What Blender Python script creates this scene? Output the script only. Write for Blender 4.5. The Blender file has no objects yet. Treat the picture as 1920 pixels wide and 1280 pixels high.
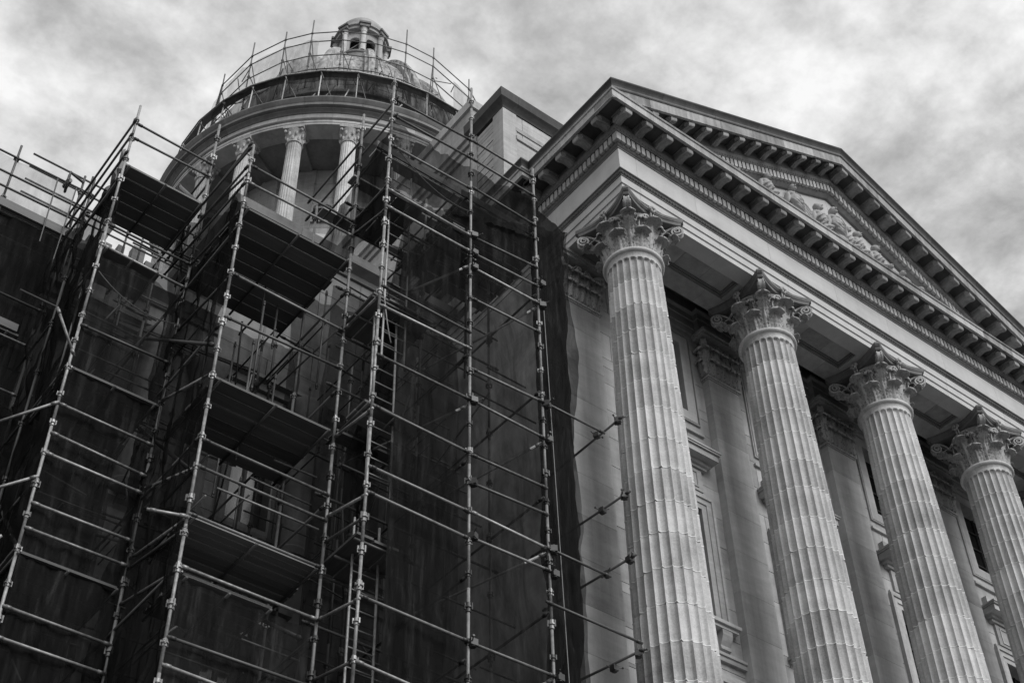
import bpy, bmesh, math, random
from mathutils import Vector, Matrix, noise
random.seed(7)
PI = math.pi
SC = bpy.context.scene
COL = SC.collection

# ------------------------------------------------------------------ camera
cam_d = bpy.data.cameras.new('camera')
cam = bpy.data.objects.new('camera', cam_d)
COL.objects.link(cam)
RX = (0.7918155, -0.6105454, -0.0161999)
RY = (0.4204725, 0.5641644, -0.7105782)
RZ = (0.4429797, 0.5558353, 0.7034317)
M = Matrix(((RX[0], -RY[0], -RZ[0], 0), (RX[1], -RY[1], -RZ[1], 0), (RX[2], -RY[2], -RZ[2], 1.6), (0, 0, 0, 1)))
cam.matrix_world = M
cam_d.sensor_width = 36
cam_d.lens = 36 * 2690 / 1920
cam_d.clip_start = 0.1
cam_d.clip_end = 3000
SC.camera = cam

# ------------------------------------------------------------------ sky and light
SUN_EL, SUN_AZ = math.radians(36), math.radians(6)      # sun in front of the facade, a little to the right
sd = Vector((math.sin(SUN_AZ) * math.cos(SUN_EL), -math.cos(SUN_AZ) * math.cos(SUN_EL), math.sin(SUN_EL)))
world = bpy.data.worlds.new('World')
SC.world = world
world.use_nodes = True
nt = world.node_tree
nt.nodes.clear()


def N(t, kind, **kw):
    n = t.nodes.new(kind)
    for k, v in kw.items():
        if k.startswith('i_'):
            key = k[2:]
            n.inputs[int(key) if key.isdigit() else key.replace('_', ' ')].default_value = v
        else:
            setattr(n, k, v)
    return n


def L(t, a, b):
    t.links.new(a, b)


def ramp(t, fac, stops, interp='LINEAR'):
    r = t.nodes.new('ShaderNodeValToRGB')
    r.color_ramp.interpolation = interp
    e = r.color_ramp.elements
    while len(e) < len(stops):
        e.new(0.5)
    for el, (p, c) in zip(e, stops):
        el.position = p
        el.color = (c, c, c, 1)
    if fac is not None:
        L(t, fac, r.inputs[0])
    return r.outputs[0]


def math_n(t, op, a, b=None, c=None):
    n = t.nodes.new('ShaderNodeMath')
    n.operation = op
    for i, v in enumerate((a, b, c)):
        if v is None:
            continue
        if isinstance(v, (int, float)):
            n.inputs[i].default_value = v
        else:
            L(t, v, n.inputs[i])
    return n.outputs[0]


sky = N(nt, 'ShaderNodeTexSky', sky_type='NISHITA', sun_disc=False)
sky.sun_elevation = SUN_EL
sky.sun_rotation = math.atan2(sd.x, sd.y)
sky_bw = N(nt, 'ShaderNodeRGBToBW')
L(nt, sky.outputs[0], sky_bw.inputs[0])
sky_v = math_n(nt, 'MULTIPLY', sky_bw.outputs[0], 0.09)
geo = N(nt, 'ShaderNodeTexCoord')
# project the direction on a flat cloud layer so the clouds foreshorten properly
sep = N(nt, 'ShaderNodeSeparateXYZ')
L(nt, geo.outputs['Generated'], sep.inputs[0])
zc = math_n(nt, 'MAXIMUM', sep.outputs[2], 0.06)
px = math_n(nt, 'DIVIDE', sep.outputs[0], zc)
py = math_n(nt, 'DIVIDE', sep.outputs[1], zc)
cmb = N(nt, 'ShaderNodeCombineXYZ')
L(nt, px, cmb.inputs[0]); L(nt, py, cmb.inputs[1])
cmb.inputs[2].default_value = 2.6
n1 = N(nt, 'ShaderNodeTexNoise', i_Scale=3.4, i_Detail=9.0, i_Roughness=0.56, i_Distortion=0.0)
n2 = N(nt, 'ShaderNodeTexNoise', i_Scale=11.0, i_Detail=10.0, i_Roughness=0.6, i_Distortion=0.1)
n3 = N(nt, 'ShaderNodeTexNoise', i_Scale=1.1, i_Detail=2.0, i_Roughness=0.5)
for n_ in (n1, n2, n3):
    L(nt, cmb.outputs[0], n_.inputs['Vector'])
a_ = math_n(nt, 'MULTIPLY', n1.outputs[0], 0.50)
b_ = math_n(nt, 'MULTIPLY_ADD', n2.outputs[0], 0.42, a_)
c_ = math_n(nt, 'MULTIPLY_ADD', n3.outputs[0], 0.22, b_)
cl = ramp(nt, c_, [(0.41, 0.31), (0.47, 0.42), (0.53, 0.58), (0.59, 0.78), (0.66, 1.0)])
# overcast: thick cloud hides almost all of the clear sky
mixs = N(nt, 'ShaderNodeMix', data_type='FLOAT')
mixs.inputs[0].default_value = 0.95
L(nt, sky_v, mixs.inputs[2]); L(nt, cl, mixs.inputs[3])
# toward the ground the haze is flat grey
bg = N(nt, 'ShaderNodeBackground')
L(nt, mixs.outputs[0], bg.inputs[0])
bg.inputs[1].default_value = 1.0
wo = N(nt, 'ShaderNodeOutputWorld')
L(nt, bg.outputs[0], wo.inputs[0])
SKY_SEED = cmb

sun_d = bpy.data.lights.new('sun', 'SUN')
sun_d.energy = 2.5
sun_d.angle = math.radians(38)
sun_d.color = (1.0, 1.0, 1.0)
sun = bpy.data.objects.new('sun', sun_d)
COL.objects.link(sun)
sun.rotation_euler = sd.to_track_quat('Z', 'Y').to_euler()

SC.view_settings.view_transform = 'Standard'
SC.view_settings.look = 'None'
SC.view_settings.exposure = 0.0
SC.view_settings.gamma = 1.0
SC.view_settings.use_curve_mapping = False
SC.render.engine = 'CYCLES'
SC.cycles.transparent_max_bounces = 24
SC.cycles.max_bounces = 6
SC.cycles.use_denoising = True


# ------------------------------------------------------------------ materials
def mat_base(name):
    m = bpy.data.materials.new(name)
    m.use_nodes = True
    t = m.node_tree
    b = t.nodes['Principled BSDF']
    return m, t, b


def stone(name, lo, hi, streak=0.35, rough=0.75, bump=0.25, var=0.16, stain=0.5, scale=1.0, drilled=False, zs=6.5, grain=0.16):
    """veined limestone: horizontal bedding streaks, blotches, drips, block to block tone"""
    m, t, b = mat_base(name)
    tc = N(t, 'ShaderNodeTexCoord')
    g = N(t, 'ShaderNodeNewGeometry')
    oi = N(t, 'ShaderNodeObjectInfo')
    rnd = oi.outputs['Random']
    off = N(t, 'ShaderNodeCombineXYZ')
    r30 = math_n(t, 'MULTIPLY', rnd, 37.0)
    for i in range(3):
        L(t, r30, off.inputs[i])
    add = N(t, 'ShaderNodeVectorMath', operation='ADD')
    L(t, g.outputs['Position'], add.inputs[0]); L(t, off.outputs[0], add.inputs[1])
    # bedding streaks, slightly inclined
    mp = N(t, 'ShaderNodeMapping')
    mp.inputs['Rotation'].default_value = (0.05, 0.16, 0.1)
    mp.inputs['Scale'].default_value = (0.55 * scale, 0.55 * scale, zs * scale)
    L(t, add.outputs[0], mp.inputs[0])
    s1 = N(t, 'ShaderNodeTexNoise', i_Scale=1.6, i_Detail=6.0, i_Roughness=0.62, i_Distortion=0.6)
    L(t, mp.outputs[0], s1.inputs['Vector'])
    # blotches
    s2 = N(t, 'ShaderNodeTexNoise', i_Scale=1.1 * scale, i_Detail=7.0, i_Roughness=0.6)
    L(t, add.outputs[0], s2.inputs['Vector'])
    # drips down the face
    mp3 = N(t, 'ShaderNodeMapping')
    mp3.inputs['Scale'].default_value = (5 * scale, 5 * scale, 0.35 * scale)
    L(t, g.outputs['Position'], mp3.inputs[0])
    s3 = N(t, 'ShaderNodeTexNoise', i_Scale=1.4, i_Detail=5.0, i_Roughness=0.6)
    L(t, mp3.outputs[0], s3.inputs['Vector'])
    # grain
    s4 = N(t, 'ShaderNodeTexNoise', i_Scale=34.0, i_Detail=4.0, i_Roughness=0.7)
    L(t, g.outputs['Position'], s4.inputs['Vector'])
    v = math_n(t, 'MULTIPLY', s1.outputs[0], streak)
    v = math_n(t, 'MULTIPLY_ADD', s2.outputs[0], 0.45, v)
    v = math_n(t, 'MULTIPLY_ADD', s3.outputs[0], stain * 0.5, v)
    v = math_n(t, 'MULTIPLY_ADD', s4.outputs[0], grain, v)
    mid = 0.5 * (streak + 0.45 + stain * 0.5 + grain)
    v = math_n(t, 'SUBTRACT', v, mid)
    v = math_n(t, 'MULTIPLY_ADD', v, 2.3, 0.5)
    v2 = math_n(t, 'MULTIPLY_ADD', rnd, var * 2, -var)
    v = math_n(t, 'ADD', v, v2)
    r = ramp(t, v, [(0.0, lo), (1.0, hi)])
    if drilled:      # dark spots paint the shade of drill holes and crevices into the colour
        mv = N(t, 'ShaderNodeMapping')
        mv.inputs['Scale'].default_value = (1, 1, 0.38)
        L(t, g.outputs['Position'], mv.inputs[0])
        vo = N(t, 'ShaderNodeTexVoronoi', i_Scale=30.0)
        L(t, mv.outputs[0], vo.inputs['Vector'])
        hole = ramp(t, vo.outputs['Distance'], [(0.12, 0.15), (0.30, 1.0)])
        mm = N(t, 'ShaderNodeMix', data_type='RGBA', blend_type='MULTIPLY')
        mm.inputs[0].default_value = 0.85
        L(t, r, mm.inputs[6]); L(t, hole, mm.inputs[7])
        r = mm.outputs[2]
    L(t, r, b.inputs['Base Color'])
    b.inputs['Roughness'].default_value = rough
    b.inputs['Specular IOR Level'].default_value = 0.25
    bp = N(t, 'ShaderNodeBump', i_Strength=bump, i_Distance=0.02)
    h = math_n(t, 'MULTIPLY_ADD', s4.outputs[0], 0.5, s2.outputs[0])
    L(t, h, bp.inputs['Height'])
    L(t, bp.outputs[0], b.inputs['Normal'])
    return m


def plain(name, c, rough=0.7, metal=0.0, var=0.0, nscale=8.0, namp=0.3, bump=0.0, spec=0.5, stretch=None):
    m, t, b = mat_base(name)
    g = N(t, 'ShaderNodeNewGeometry')
    oi = N(t, 'ShaderNodeObjectInfo')
    nz = N(t, 'ShaderNodeTexNoise', i_Scale=nscale, i_Detail=5.0, i_Roughness=0.6)
    if stretch:
        mp = N(t, 'ShaderNodeMapping')
        mp.inputs['Scale'].default_value = stretch
        L(t, g.outputs['Position'], mp.inputs[0]); L(t, mp.outputs[0], nz.inputs['Vector'])
    else:
        L(t, g.outputs['Position'], nz.inputs['Vector'])
    v = math_n(t, 'MULTIPLY_ADD', nz.outputs[0], namp * 2, 0.5 - namp)
    v = math_n(t, 'ADD', v, math_n(t, 'MULTIPLY_ADD', oi.outputs['Random'], var * 2, -var))
    r = ramp(t, v, [(0.0, c * 0.45), (0.5, c), (1.0, min(0.85, c * 1.6))])
    L(t, r, b.inputs['Base Color'])
    b.inputs['Roughness'].default_value = rough
    b.inputs['Metallic'].default_value = metal
    b.inputs['Specular IOR Level'].default_value = spec
    if bump:
        bp = N(t, 'ShaderNodeBump', i_Strength=bump, i_Distance=0.01)
        L(t, nz.outputs[0], bp.inputs['Height']); L(t, bp.outputs[0], b.inputs['Normal'])
    return m


def netting(name, c, lo, hi, scale=1.5, stretch=(1, 1, 0.35), rough=0.9):
    """woven debris netting: cloth colour plus see-through mesh; lo / hi = how much shows through"""
    m, t, b = mat_base(name)
    g = N(t, 'ShaderNodeNewGeometry')
    mp = N(t, 'ShaderNodeMapping')
    mp.inputs['Scale'].default_value = stretch
    L(t, g.outputs['Position'], mp.inputs[0])
    nz = N(t, 'ShaderNodeTexNoise', i_Scale=scale, i_Detail=6.0, i_Roughness=0.65, i_Distortion=1.0)
    L(t, mp.outputs[0], nz.inputs['Vector'])
    a = ramp(t, nz.outputs[0], [(0.35, lo), (0.68, hi)])
    b.inputs['Roughness'].default_value = rough
    b.inputs['Specular IOR Level'].default_value = 0.0
    mpf = N(t, 'ShaderNodeMapping')
    mpf.inputs['Scale'].default_value = (1.6, 1.6, 0.16)
    mpf.inputs['Rotation'].default_value = (0.12, 0.1, 0)
    L(t, g.outputs['Position'], mpf.inputs[0])
    fold = N(t, 'ShaderNodeTexNoise', i_Scale=scale * 3, i_Detail=7.0, i_Roughness=0.7)
    L(t, mpf.outputs[0], fold.inputs['Vector'])
    L(t, ramp(t, fold.outputs[0], [(0.36, c * 0.5), (0.55, c), (0.74, c * 2.8)]), b.inputs['Base Color'])  # streaks paint lit ridges and dark creases of the folds into the colour
    tr = N(t, 'ShaderNodeBsdfTransparent')
    mx = N(t, 'ShaderNodeMixShader')
    L(t, a, mx.inputs[0]); L(t, b.outputs[0], mx.inputs[1]); L(t, tr.outputs[0], mx.inputs[2])
    L(t, mx.outputs[0], t.nodes['Material Output'].inputs[0])
    return m


MT = {}
MT['stone'] = stone('limestone', 0.20, 0.58)
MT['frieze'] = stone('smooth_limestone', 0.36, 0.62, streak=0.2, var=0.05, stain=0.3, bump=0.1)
MT['shaft'] = stone('column_limestone', 0.20, 0.74, streak=0.16, var=0.15, stain=0.8, bump=0.35, grain=0.34)
MT['coffer'] = stone('shaded_cornice_underside', 0.035, 0.13, streak=0.1, var=0.0, stain=0.6)  # near-black stone, shade under the cornice put into the colour
MT['capital'] = stone('carved_limestone', 0.20, 0.58, streak=0.1, var=0.0, stain=0.7, bump=0.5, scale=2.0, drilled=True)
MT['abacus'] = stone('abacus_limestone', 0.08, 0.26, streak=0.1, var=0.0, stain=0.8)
MT['crown'] = stone('soot_stained_limestone', 0.025, 0.10, streak=0.3, var=0.12, stain=0.7)
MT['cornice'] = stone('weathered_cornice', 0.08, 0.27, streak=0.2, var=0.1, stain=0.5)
MT['corona'] = stone('patchy_cornice_face', 0.13, 0.52, streak=0.15, var=0.28, stain=1.1)
MT['wing'] = stone('dimmed_wing_limestone', 0.07, 0.24, streak=0.3, var=0.12, stain=0.6)  # darker copy of the wall stone, dimness behind the netting put into the colour
MT['wall'] = stone('wall_limestone', 0.21, 0.56, streak=0.26, var=0.15, stain=0.6, zs=3.2)
MT['mortar'] = plain('pale_mortar', 0.78, nscale=9, namp=0.6)
MT['joint'] = plain('dark_joint', 0.10)
MT['dome'] = stone('dome_panels', 0.05, 0.56, streak=0.1, var=0.08, stain=1.6)
MT['drum'] = stone('drum_limestone', 0.20, 0.54, streak=0.25, var=0.25, stain=0.5)
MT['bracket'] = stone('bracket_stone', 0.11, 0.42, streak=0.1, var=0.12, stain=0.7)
MT['relief'] = stone('relief_stone', 0.24, 0.50, streak=0.1, var=0.0, stain=0.8, bump=0.4, scale=2.5)
MT['glass'] = plain('dark_window_glass', 0.012, rough=0.15, nscale=1.0)
MT['muntin'] = plain('dark_window_bars', 0.03)
MT['tube'] = plain('galvanised_tube', 0.31, rough=0.55, metal=0.35, var=0.30, nscale=14, namp=0.75, bump=0.2)
MT['tube_dark'] = plain('weathered_tube', 0.10, rough=0.55, metal=0.4, var=0.15, nscale=9, namp=0.4)
MT['tube_mid'] = plain('dull_tube', 0.17, rough=0.6, metal=0.3, var=0.35, nscale=14, namp=0.7)
MT['coupler'] = plain('coupler_steel', 0.24, rough=0.5, metal=0.5, var=0.25, nscale=30, namp=0.4)
MT['coupler_dark'] = plain('dark_coupler_steel', 0.06, rough=0.5, metal=0.5, var=0.1)
MT['plank'] = plain('scaffold_plank', 0.13, rough=0.85, var=0.35, nscale=3, namp=0.4, stretch=(0.5, 6, 6), bump=0.2)
MT['plank_y'] = plain('scaffold_plank_across', 0.13, rough=0.85, var=0.35, nscale=3, namp=0.4, stretch=(6, 0.5, 6), bump=0.2)
MT['plank_light'] = plain('light_scaffold_plank', 0.30, rough=0.85, var=0.2, nscale=4, namp=0.4)
MT['net'] = netting('black_debris_netting', 0.015, 0.10, 0.46, scale=1.8)
MT['net_thin'] = netting('thin_debris_netting', 0.02, 0.28, 0.50, scale=2.0)
MT['net_mid'] = netting('half_open_debris_netting', 0.018, 0.18, 0.50, scale=1.4)
MT['net_pale'] = netting('pale_debris_netting', 0.18, 0.50, 0.78, scale=2.0)
MT['net_deck'] = netting('dust_sheet', 0.016, 0.02, 0.12)
MT['rope'] = plain('pale_rope', 0.45)
MT['ground'] = plain('paving', 0.07, rough=0.9, nscale=1.5)
MT['roof'] = plain('dark_roof', 0.08, rough=0.6)


# ------------------------------------------------------------------ mesh helpers
class MB:
    def __init__(s):
        s.v, s.f = [], []

    def add(s, vs, fs):
        o = len(s.v)
        s.v.extend([tuple(p) for p in vs])
        s.f.extend([tuple(o + i for i in f) for f in fs])
        return s

    def box(s, x0, x1, y0, y1, z0, z1):
        return s.add([(x, y, z) for z in (z0, z1) for y in (y0, y1) for x in (x0, x1)],
                     [(0, 2, 3, 1), (4, 5, 7, 6), (0, 1, 5, 4), (2, 6, 7, 3), (0, 4, 6, 2), (1, 3, 7, 5)])

    def prism(s, bottom, top):
        n = len(bottom)
        return s.add(list(bottom) + list(top),
                     [tuple(range(n - 1, -1, -1)), tuple(range(n, 2 * n))] + [(i, (i + 1) % n, n + (i + 1) % n, n + i) for i in range(n)])

    def tube(s, a, b, r, n=8, r2=None, caps=True):
        a, b = Vector(a), Vector(b)
        d = (b - a)
        if d.length < 1e-6:
            return s
        d.normalize()
        u = d.orthogonal().normalized()
        w = d.cross(u)
        r2 = r if r2 is None else r2
        ring = lambda c, rr: [c + (u * math.cos(2 * PI * i / n) + w * math.sin(2 * PI * i / n)) * rr for i in range(n)]
        fs = [(i, (i + 1) % n, n + (i + 1) % n, n + i) for i in range(n)]
        if caps:
            fs += [tuple(range(n - 1, -1, -1)), tuple(range(n, 2 * n))]
        return s.add(ring(a, r) + ring(b, r2), fs)

    def rings(s, rings, closed=True, caps=True):
        n = len(rings[0])
        vs = [p for r in rings for p in r]
        fs = []
        for k in range(len(rings) - 1):
            for i in range(n if closed else n - 1):
                j = (i + 1) % n
                fs.append((k * n + i, k * n + j, (k + 1) * n + j, (k + 1) * n + i))
        if caps:
            fs.append(tuple(range(n - 1, -1, -1)))
            fs.append(tuple(range((len(rings) - 1) * n, len(rings) * n)))
        return s.add(vs, fs)

    def lathe(s, prof, n=32, c=(0, 0), a0=0, a1=2 * PI, caps=True):
        """prof: list of (r, z) from bottom to top"""
        full = abs(a1 - a0 - 2 * PI) < 1e-6
        m = n if full else n + 1
        rr = [[(c[0] + r * math.cos(a0 + (a1 - a0) * i / n), c[1] + r * math.sin(a0 + (a1 - a0) * i / n), z) for i in range(m)] for r, z in prof]
        return s.rings(rr, closed=full, caps=caps and full)

    def ellipsoid(s, c, r, n=10, m=7, rot=None):
        rr = []
        for k in range(m + 1):
            ph = -PI / 2 + PI * (0.02 + 0.96 * k / m)
            ring = []
            for i in range(n):
                p = Vector((r[0] * math.cos(ph) * math.cos(2 * PI * i / n), r[1] * math.cos(ph) * math.sin(2 * PI * i / n), r[2] * math.sin(ph)))
                if rot:
                    p = rot @ p
                ring.append(p + Vector(c))
            rr.append(ring)
        return s.rings(rr)

    def mesh(s, name, m=None, smooth=False, angle=None):
        me = bpy.data.meshes.new(name)
        me.from_pydata(s.v, [], s.f)
        bm = bmesh.new()
        bm.from_mesh(me)
        bmesh.ops.recalc_face_normals(bm, faces=bm.faces)
        if angle is not None:
            for e in bm.edges:
                e.smooth = len(e.link_faces) != 2 or e.calc_face_angle(0) < angle
        bm.to_mesh(me)
        bm.free()
        if smooth or angle is not None:
            for p in me.polygons:
                p.use_smooth = True
        if m:
            me.materials.append(MT[m] if isinstance(m, str) else m)
        return me

    def build(s, name, m, parent=None, smooth=False, angle=None, kind=None, label=None):
        return put(name, s.mesh(name, m, smooth, angle), parent, kind=kind, label=label)


def put(name, me, parent=None, loc=None, rot=None, scale=None, kind=None, label=None, mtx=None):
    o = bpy.data.objects.new(name, me)
    COL.objects.link(o)
    if parent:
        o.parent = parent
    if mtx is not None:
        o.matrix_local = mtx
    else:
        if loc:
            o.location = loc
        if rot:
            o.rotation_euler = rot
        if scale:
            o.scale = scale
    if kind:
        o['kind'] = kind
    if label:
        o['label'] = label
    return o


def thing(name, label, cat, group=None):
    o = put(name, None)
    o.empty_display_size = 0.3
    o['label'] = label
    o['category'] = cat
    if group:
        o['group'] = group
    return o


def part(name, parent, loc=(0, 0, 0)):
    o = put(name, None, parent, loc)
    o.empty_display_size = 0.1
    return o


def tag(o, label, cat, group=None):
    o['label'] = label
    o['category'] = cat
    if group:
        o['group'] = group
    return o


def link_mesh(me):
    return me


# ------------------------------------------------------------------ ground
g = MB()
g.add([(-400, -400, 0), (500, -400, 0), (500, 600, 0), (-400, 600, 0)], [(0, 1, 2, 3)])
go = g.build('ground', 'ground')
go['kind'] = 'structure'

# ================================================================== PORTICO
XA, YA = 12.95, 12.658           # left and front face of the architrave
XR = 28.10                       # right face
APX, APZ = 19.90, 29.45          # apex of the raking crown
COLX = [13.57, 17.20, 20.76, 24.16, 27.50]
COLY = 13.20
portico = thing('portico', 'pale stone temple portico with fluted columns, entablature and carved pediment', 'portico')


def sweep(bm, prof, path, close_start=True):
    """closed profile [(p, z)] swept along a plan path [(x, y)] with mitred corners; p is measured outward (to the left-hand side of travel reversed)"""
    pts = [Vector((x, y)) for x, y in path]
    rings = []
    for i, q in enumerate(pts):
        d0 = (pts[i] - pts[i - 1]).normalized() if i > 0 else None
        d1 = (pts[i + 1] - pts[i]).normalized() if i < len(pts) - 1 else None
        d0 = d0 or d1
        d1 = d1 or d0
        n0 = Vector((d0.y, -d0.x))
        n1 = Vector((d1.y, -d1.x))
        mi = (n0 + n1)
        mi = mi / max(1e-6, mi.dot(n0)) if mi.length > 1e-6 else n0
        rings.append([(q.x + mi.x * p, q.y + mi.y * p, z) for p, z in prof])
    bm.rings(rings, closed=True)
    return bm


def split_runs(path, lens, gap=0.005, keep_corner=True):
    """cut a plan path into stone lengths; corner stones wrap the corner"""
    pts = [Vector(p) for p in path]
    cum = [0]
    for a, b in zip(pts, pts[1:]):
        cum.append(cum[-1] + (b - a).length)

    def at(s):
        for i in range(len(pts) - 1):
            if s <= cum[i + 1] + 1e-9:
                t = (s - cum[i]) / (cum[i + 1] - cum[i])
                return pts[i].lerp(pts[i + 1], t)
        return pts[-1]
    cuts = [0]
    corners = cum[1:-1]
    rng = random.Random(len(path) * 7 + int(cum[-1] * 10))
    s = 0
    while s < cum[-1] - 0.3:
        ln = lens * (0.85 + 0.3 * rng.random())
        e = s + ln
        for c in corners:
            if abs(e - c) < 0.35:
                e = c + 0.45
        if cum[-1] - e < lens * 0.4:
            e = cum[-1]
        s = min(e, cum[-1])
        cuts.append(s)
    runs = []
    for a, b in zip(cuts, cuts[1:]):
        run = [at(a + gap / 2)] + [pts[i] for i in range(1, len(pts) - 1) if a + 1e-6 < cum[i] < b - 1e-6] + [at(b - gap / 2)]
        runs.append([(p.x, p.y) for p in run])
    return runs


# plan: travelling from the back left, forward along the left side, then right along the front, then back
PATH = [(12.75, 24.0), (12.75, 15.36), (12.95, 15.36), (12.95, YA), (XR, YA), (XR, 24.0)]
# travelling "down" the left side the outside is on the right hand -> our normal (dy,-dx) for d=(0,-1) is (-1,0): outward. good


def course(name, prof, m, lens, path=PATH, gap=0.005, smooth=None):
    for run in split_runs(path, lens, gap):
        b = MB()
        sweep(b, prof, run)
        b.build(name, m, portico, angle=smooth)


BK = -0.35
course('architrave_stone', [(BK, 23.314), (0, 23.314), (0, 23.462), (0.028, 23.468), (0.028, 23.655), (0.056, 23.662), (0.056, 23.86), (BK, 23.86)], 'frieze', 2.3)
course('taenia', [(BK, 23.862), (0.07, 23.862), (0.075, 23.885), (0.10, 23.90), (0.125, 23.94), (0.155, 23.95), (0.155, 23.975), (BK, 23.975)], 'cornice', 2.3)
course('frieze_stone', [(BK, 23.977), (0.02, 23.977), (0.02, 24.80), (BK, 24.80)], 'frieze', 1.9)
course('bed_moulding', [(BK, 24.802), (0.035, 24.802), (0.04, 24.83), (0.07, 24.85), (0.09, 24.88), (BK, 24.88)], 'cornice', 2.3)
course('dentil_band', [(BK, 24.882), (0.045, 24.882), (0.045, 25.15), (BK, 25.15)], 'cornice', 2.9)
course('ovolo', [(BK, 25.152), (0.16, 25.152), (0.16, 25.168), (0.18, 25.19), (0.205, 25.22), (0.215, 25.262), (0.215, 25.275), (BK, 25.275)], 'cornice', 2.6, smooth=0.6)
course('soffit_shade', [(0.0, 25.4605), (0.0, 25.450), (0.598, 25.450), (0.598, 25.4605)], 'coffer', 1.6)  # thin dark sheet added to carry the painted shade under the corona
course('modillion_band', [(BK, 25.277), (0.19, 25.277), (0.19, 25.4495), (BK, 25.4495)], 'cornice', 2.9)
course('corona', [(BK, 25.464), (0.60, 25.464), (0.60, 25.375), (0.66, 25.375), (0.66, 25.575), (0.685, 25.58), (0.70, 25.615), (BK, 25.615)], 'corona', 1.15)
# dark stained crown moulding runs only along the two sides
CROWN = [(0.2, 25.617), (0.69, 25.617), (0.695, 25.65), (0.715, 25.70), (0.745, 25.735), (0.76, 25.755), (0.76, 25.795), (0.2, 25.795)]
for run in split_runs([(12.75, 24.0), (12.75, 15.36), (12.95, 15.36), (12.95, YA)], 1.6):
    b = MB()
    if abs(run[-1][1] - (YA + 0.0025)) < 0.01:
        pts = run[:-1] + [(XA, YA)]
        rings = []
        sweep(b, CROWN, run[:-1] + [(XA, YA), (XA + 0.001, YA)][:1])
        # mitre the last ring at the front corner
        n = len(CROWN)
        for k in range(n):
            x, y, z = b.v[-n + k]
            b.v[-n + k] = (x, YA - CROWN[k][0], z)
    else:
        sweep(b, CROWN, run)
    b.build('crown_moulding', 'crown', portico, angle=0.6)
b = MB()
sweep(b, CROWN, [(XR, YA), (XR, 24.0)])
for k in range(len(CROWN)):
    x, y, z = b.v[k]
    b.v[k] = (x, YA - CROWN[k][0], z)
b.build('crown_moulding', 'crown', portico)

# egg enrichments: many small eggs, one joined strip per moulding
def beads(path, p, z, pitch, r, name, zf=None):
    b = MB()
    pts = [Vector(q) for q in path]
    for a, c in zip(pts, pts[1:]):
        d = (c - a)
        ln = d.length
        d.normalize()
        nrm = Vector((d.y, -d.x))
        k = int((ln + 2 * p) / pitch)
        for i in range(k):
            s = -p + (i + 0.5) * (ln + 2 * p) / k
            q = a + d * s + nrm * p
            zz = z if zf is None else zf(q.x)
            rr = (r[0] if abs(d.x) > 0.5 else r[1], r[1] if abs(d.x) > 0.5 else r[0], r[2])
            b.ellipsoid((q.x, q.y, zz), rr, 6, 3)
    o = b.build(name, 'cornice', portico, smooth=True, kind='stuff')
    return o


FR = [(12.95, 15.0), (12.95, YA), (XR, YA)]
beads(FR, 0.185, 25.222, 0.085, (0.030, 0.022, 0.042), 'egg_moulding')
beads(FR, 0.105, 23.918, 0.075, (0.026, 0.022, 0.030), 'leaf_moulding')

# dentils
db = MB()
db.box(-0.045, 0.045, -0.112, 0.0, 0, 0.225)
dentil_me = db.mesh('dentil', 'stone')
pitch = 0.1345
k = 0
x = XA - 0.10
while x < 26.2:
    put('dentil', dentil_me, portico, (x, YA - 0.044, 24.895))
    x += pitch
y = YA + 0.06
while y < 15.1:
    put('dentil', dentil_me, portico, (XA - 0.044, y, 24.895), (0, 0, -PI / 2))
    y += pitch
# corner dentil: a wider block
cb = MB()
cb.box(XA - 0.158, XA - 0.03, YA - 0.158, YA - 0.03, 24.893, 25.121)
cb.build('corner_dentil', 'stone', portico)

# modillions
def modillion_mesh():
    prof = [(0.0, 0.0), (0.405, 0.0), (0.405, -0.180), (0.392, -0.208), (0.36, -0.218), (0.31, -0.200), (0.25, -0.170), (0.17, -0.160), (0.09, -0.176), (0.04, -0.186), (0.0, -0.184)]
    w = 0.088
    b = MB()
    b.prism([(-w, -p, z) for p, z in prof], [(w, -p, z) for p, z in prof])
    # leaf under the bracket
    lf = [(0.36, -0.224), (0.31, -0.214), (0.25, -0.188), (0.17, -0.178), (0.09, -0.194), (0.03, -0.202)]
    rr = []
    for i, (p, z) in enumerate(lf):
        ww = 0.06 * (0.6 + 0.4 * math.sin(PI * (i + 0.6) / len(lf)))
        rr.append([(-ww, -p, z + 0.02), (-ww * 0.5, -p, z - 0.008), (0, -p, z - 0.014), (ww * 0.5, -p, z - 0.008), (ww, -p, z + 0.02)])
    b.rings(rr, closed=False, caps=False)
    # cap fillet
    b.box(-0.118, 0.118, -0.43, 0.0, -0.032, 0.0)
    # side scroll
    for s in (-1, 1):
        b.tube((s * 0.089, -0.33, -0.115), (s * 0.100, -0.33, -0.125), 0.06, 8)
        b.tube((s * 0.089, -0.07, -0.10), (s * 0.100, -0.07, -0.10), 0.035, 8)
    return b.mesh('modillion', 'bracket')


mod_me = modillion_mesh()
def modx(n):
    return 13.4229 + 0.561061 * n - 0.001151 * n * n - 0.085


n = 0
MODX = []
while True:
    xx = modx(n - 1)
    if xx > 27.5:
        break
    MODX.append(xx)
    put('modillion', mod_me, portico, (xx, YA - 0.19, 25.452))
    n += 1
for yy in (12.595, 13.186, 13.748, 14.33, 14.90):
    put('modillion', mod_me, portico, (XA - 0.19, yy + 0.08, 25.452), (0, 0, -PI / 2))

# ------------------------------------------------------------------ raking cornice
SL, SR = (APZ - 25.79) / (APX - 12.19), -0.44


def zl(x):
    return APZ + (x - APX) * SL if x <= APX else APZ + (x - APX) * SR


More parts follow.
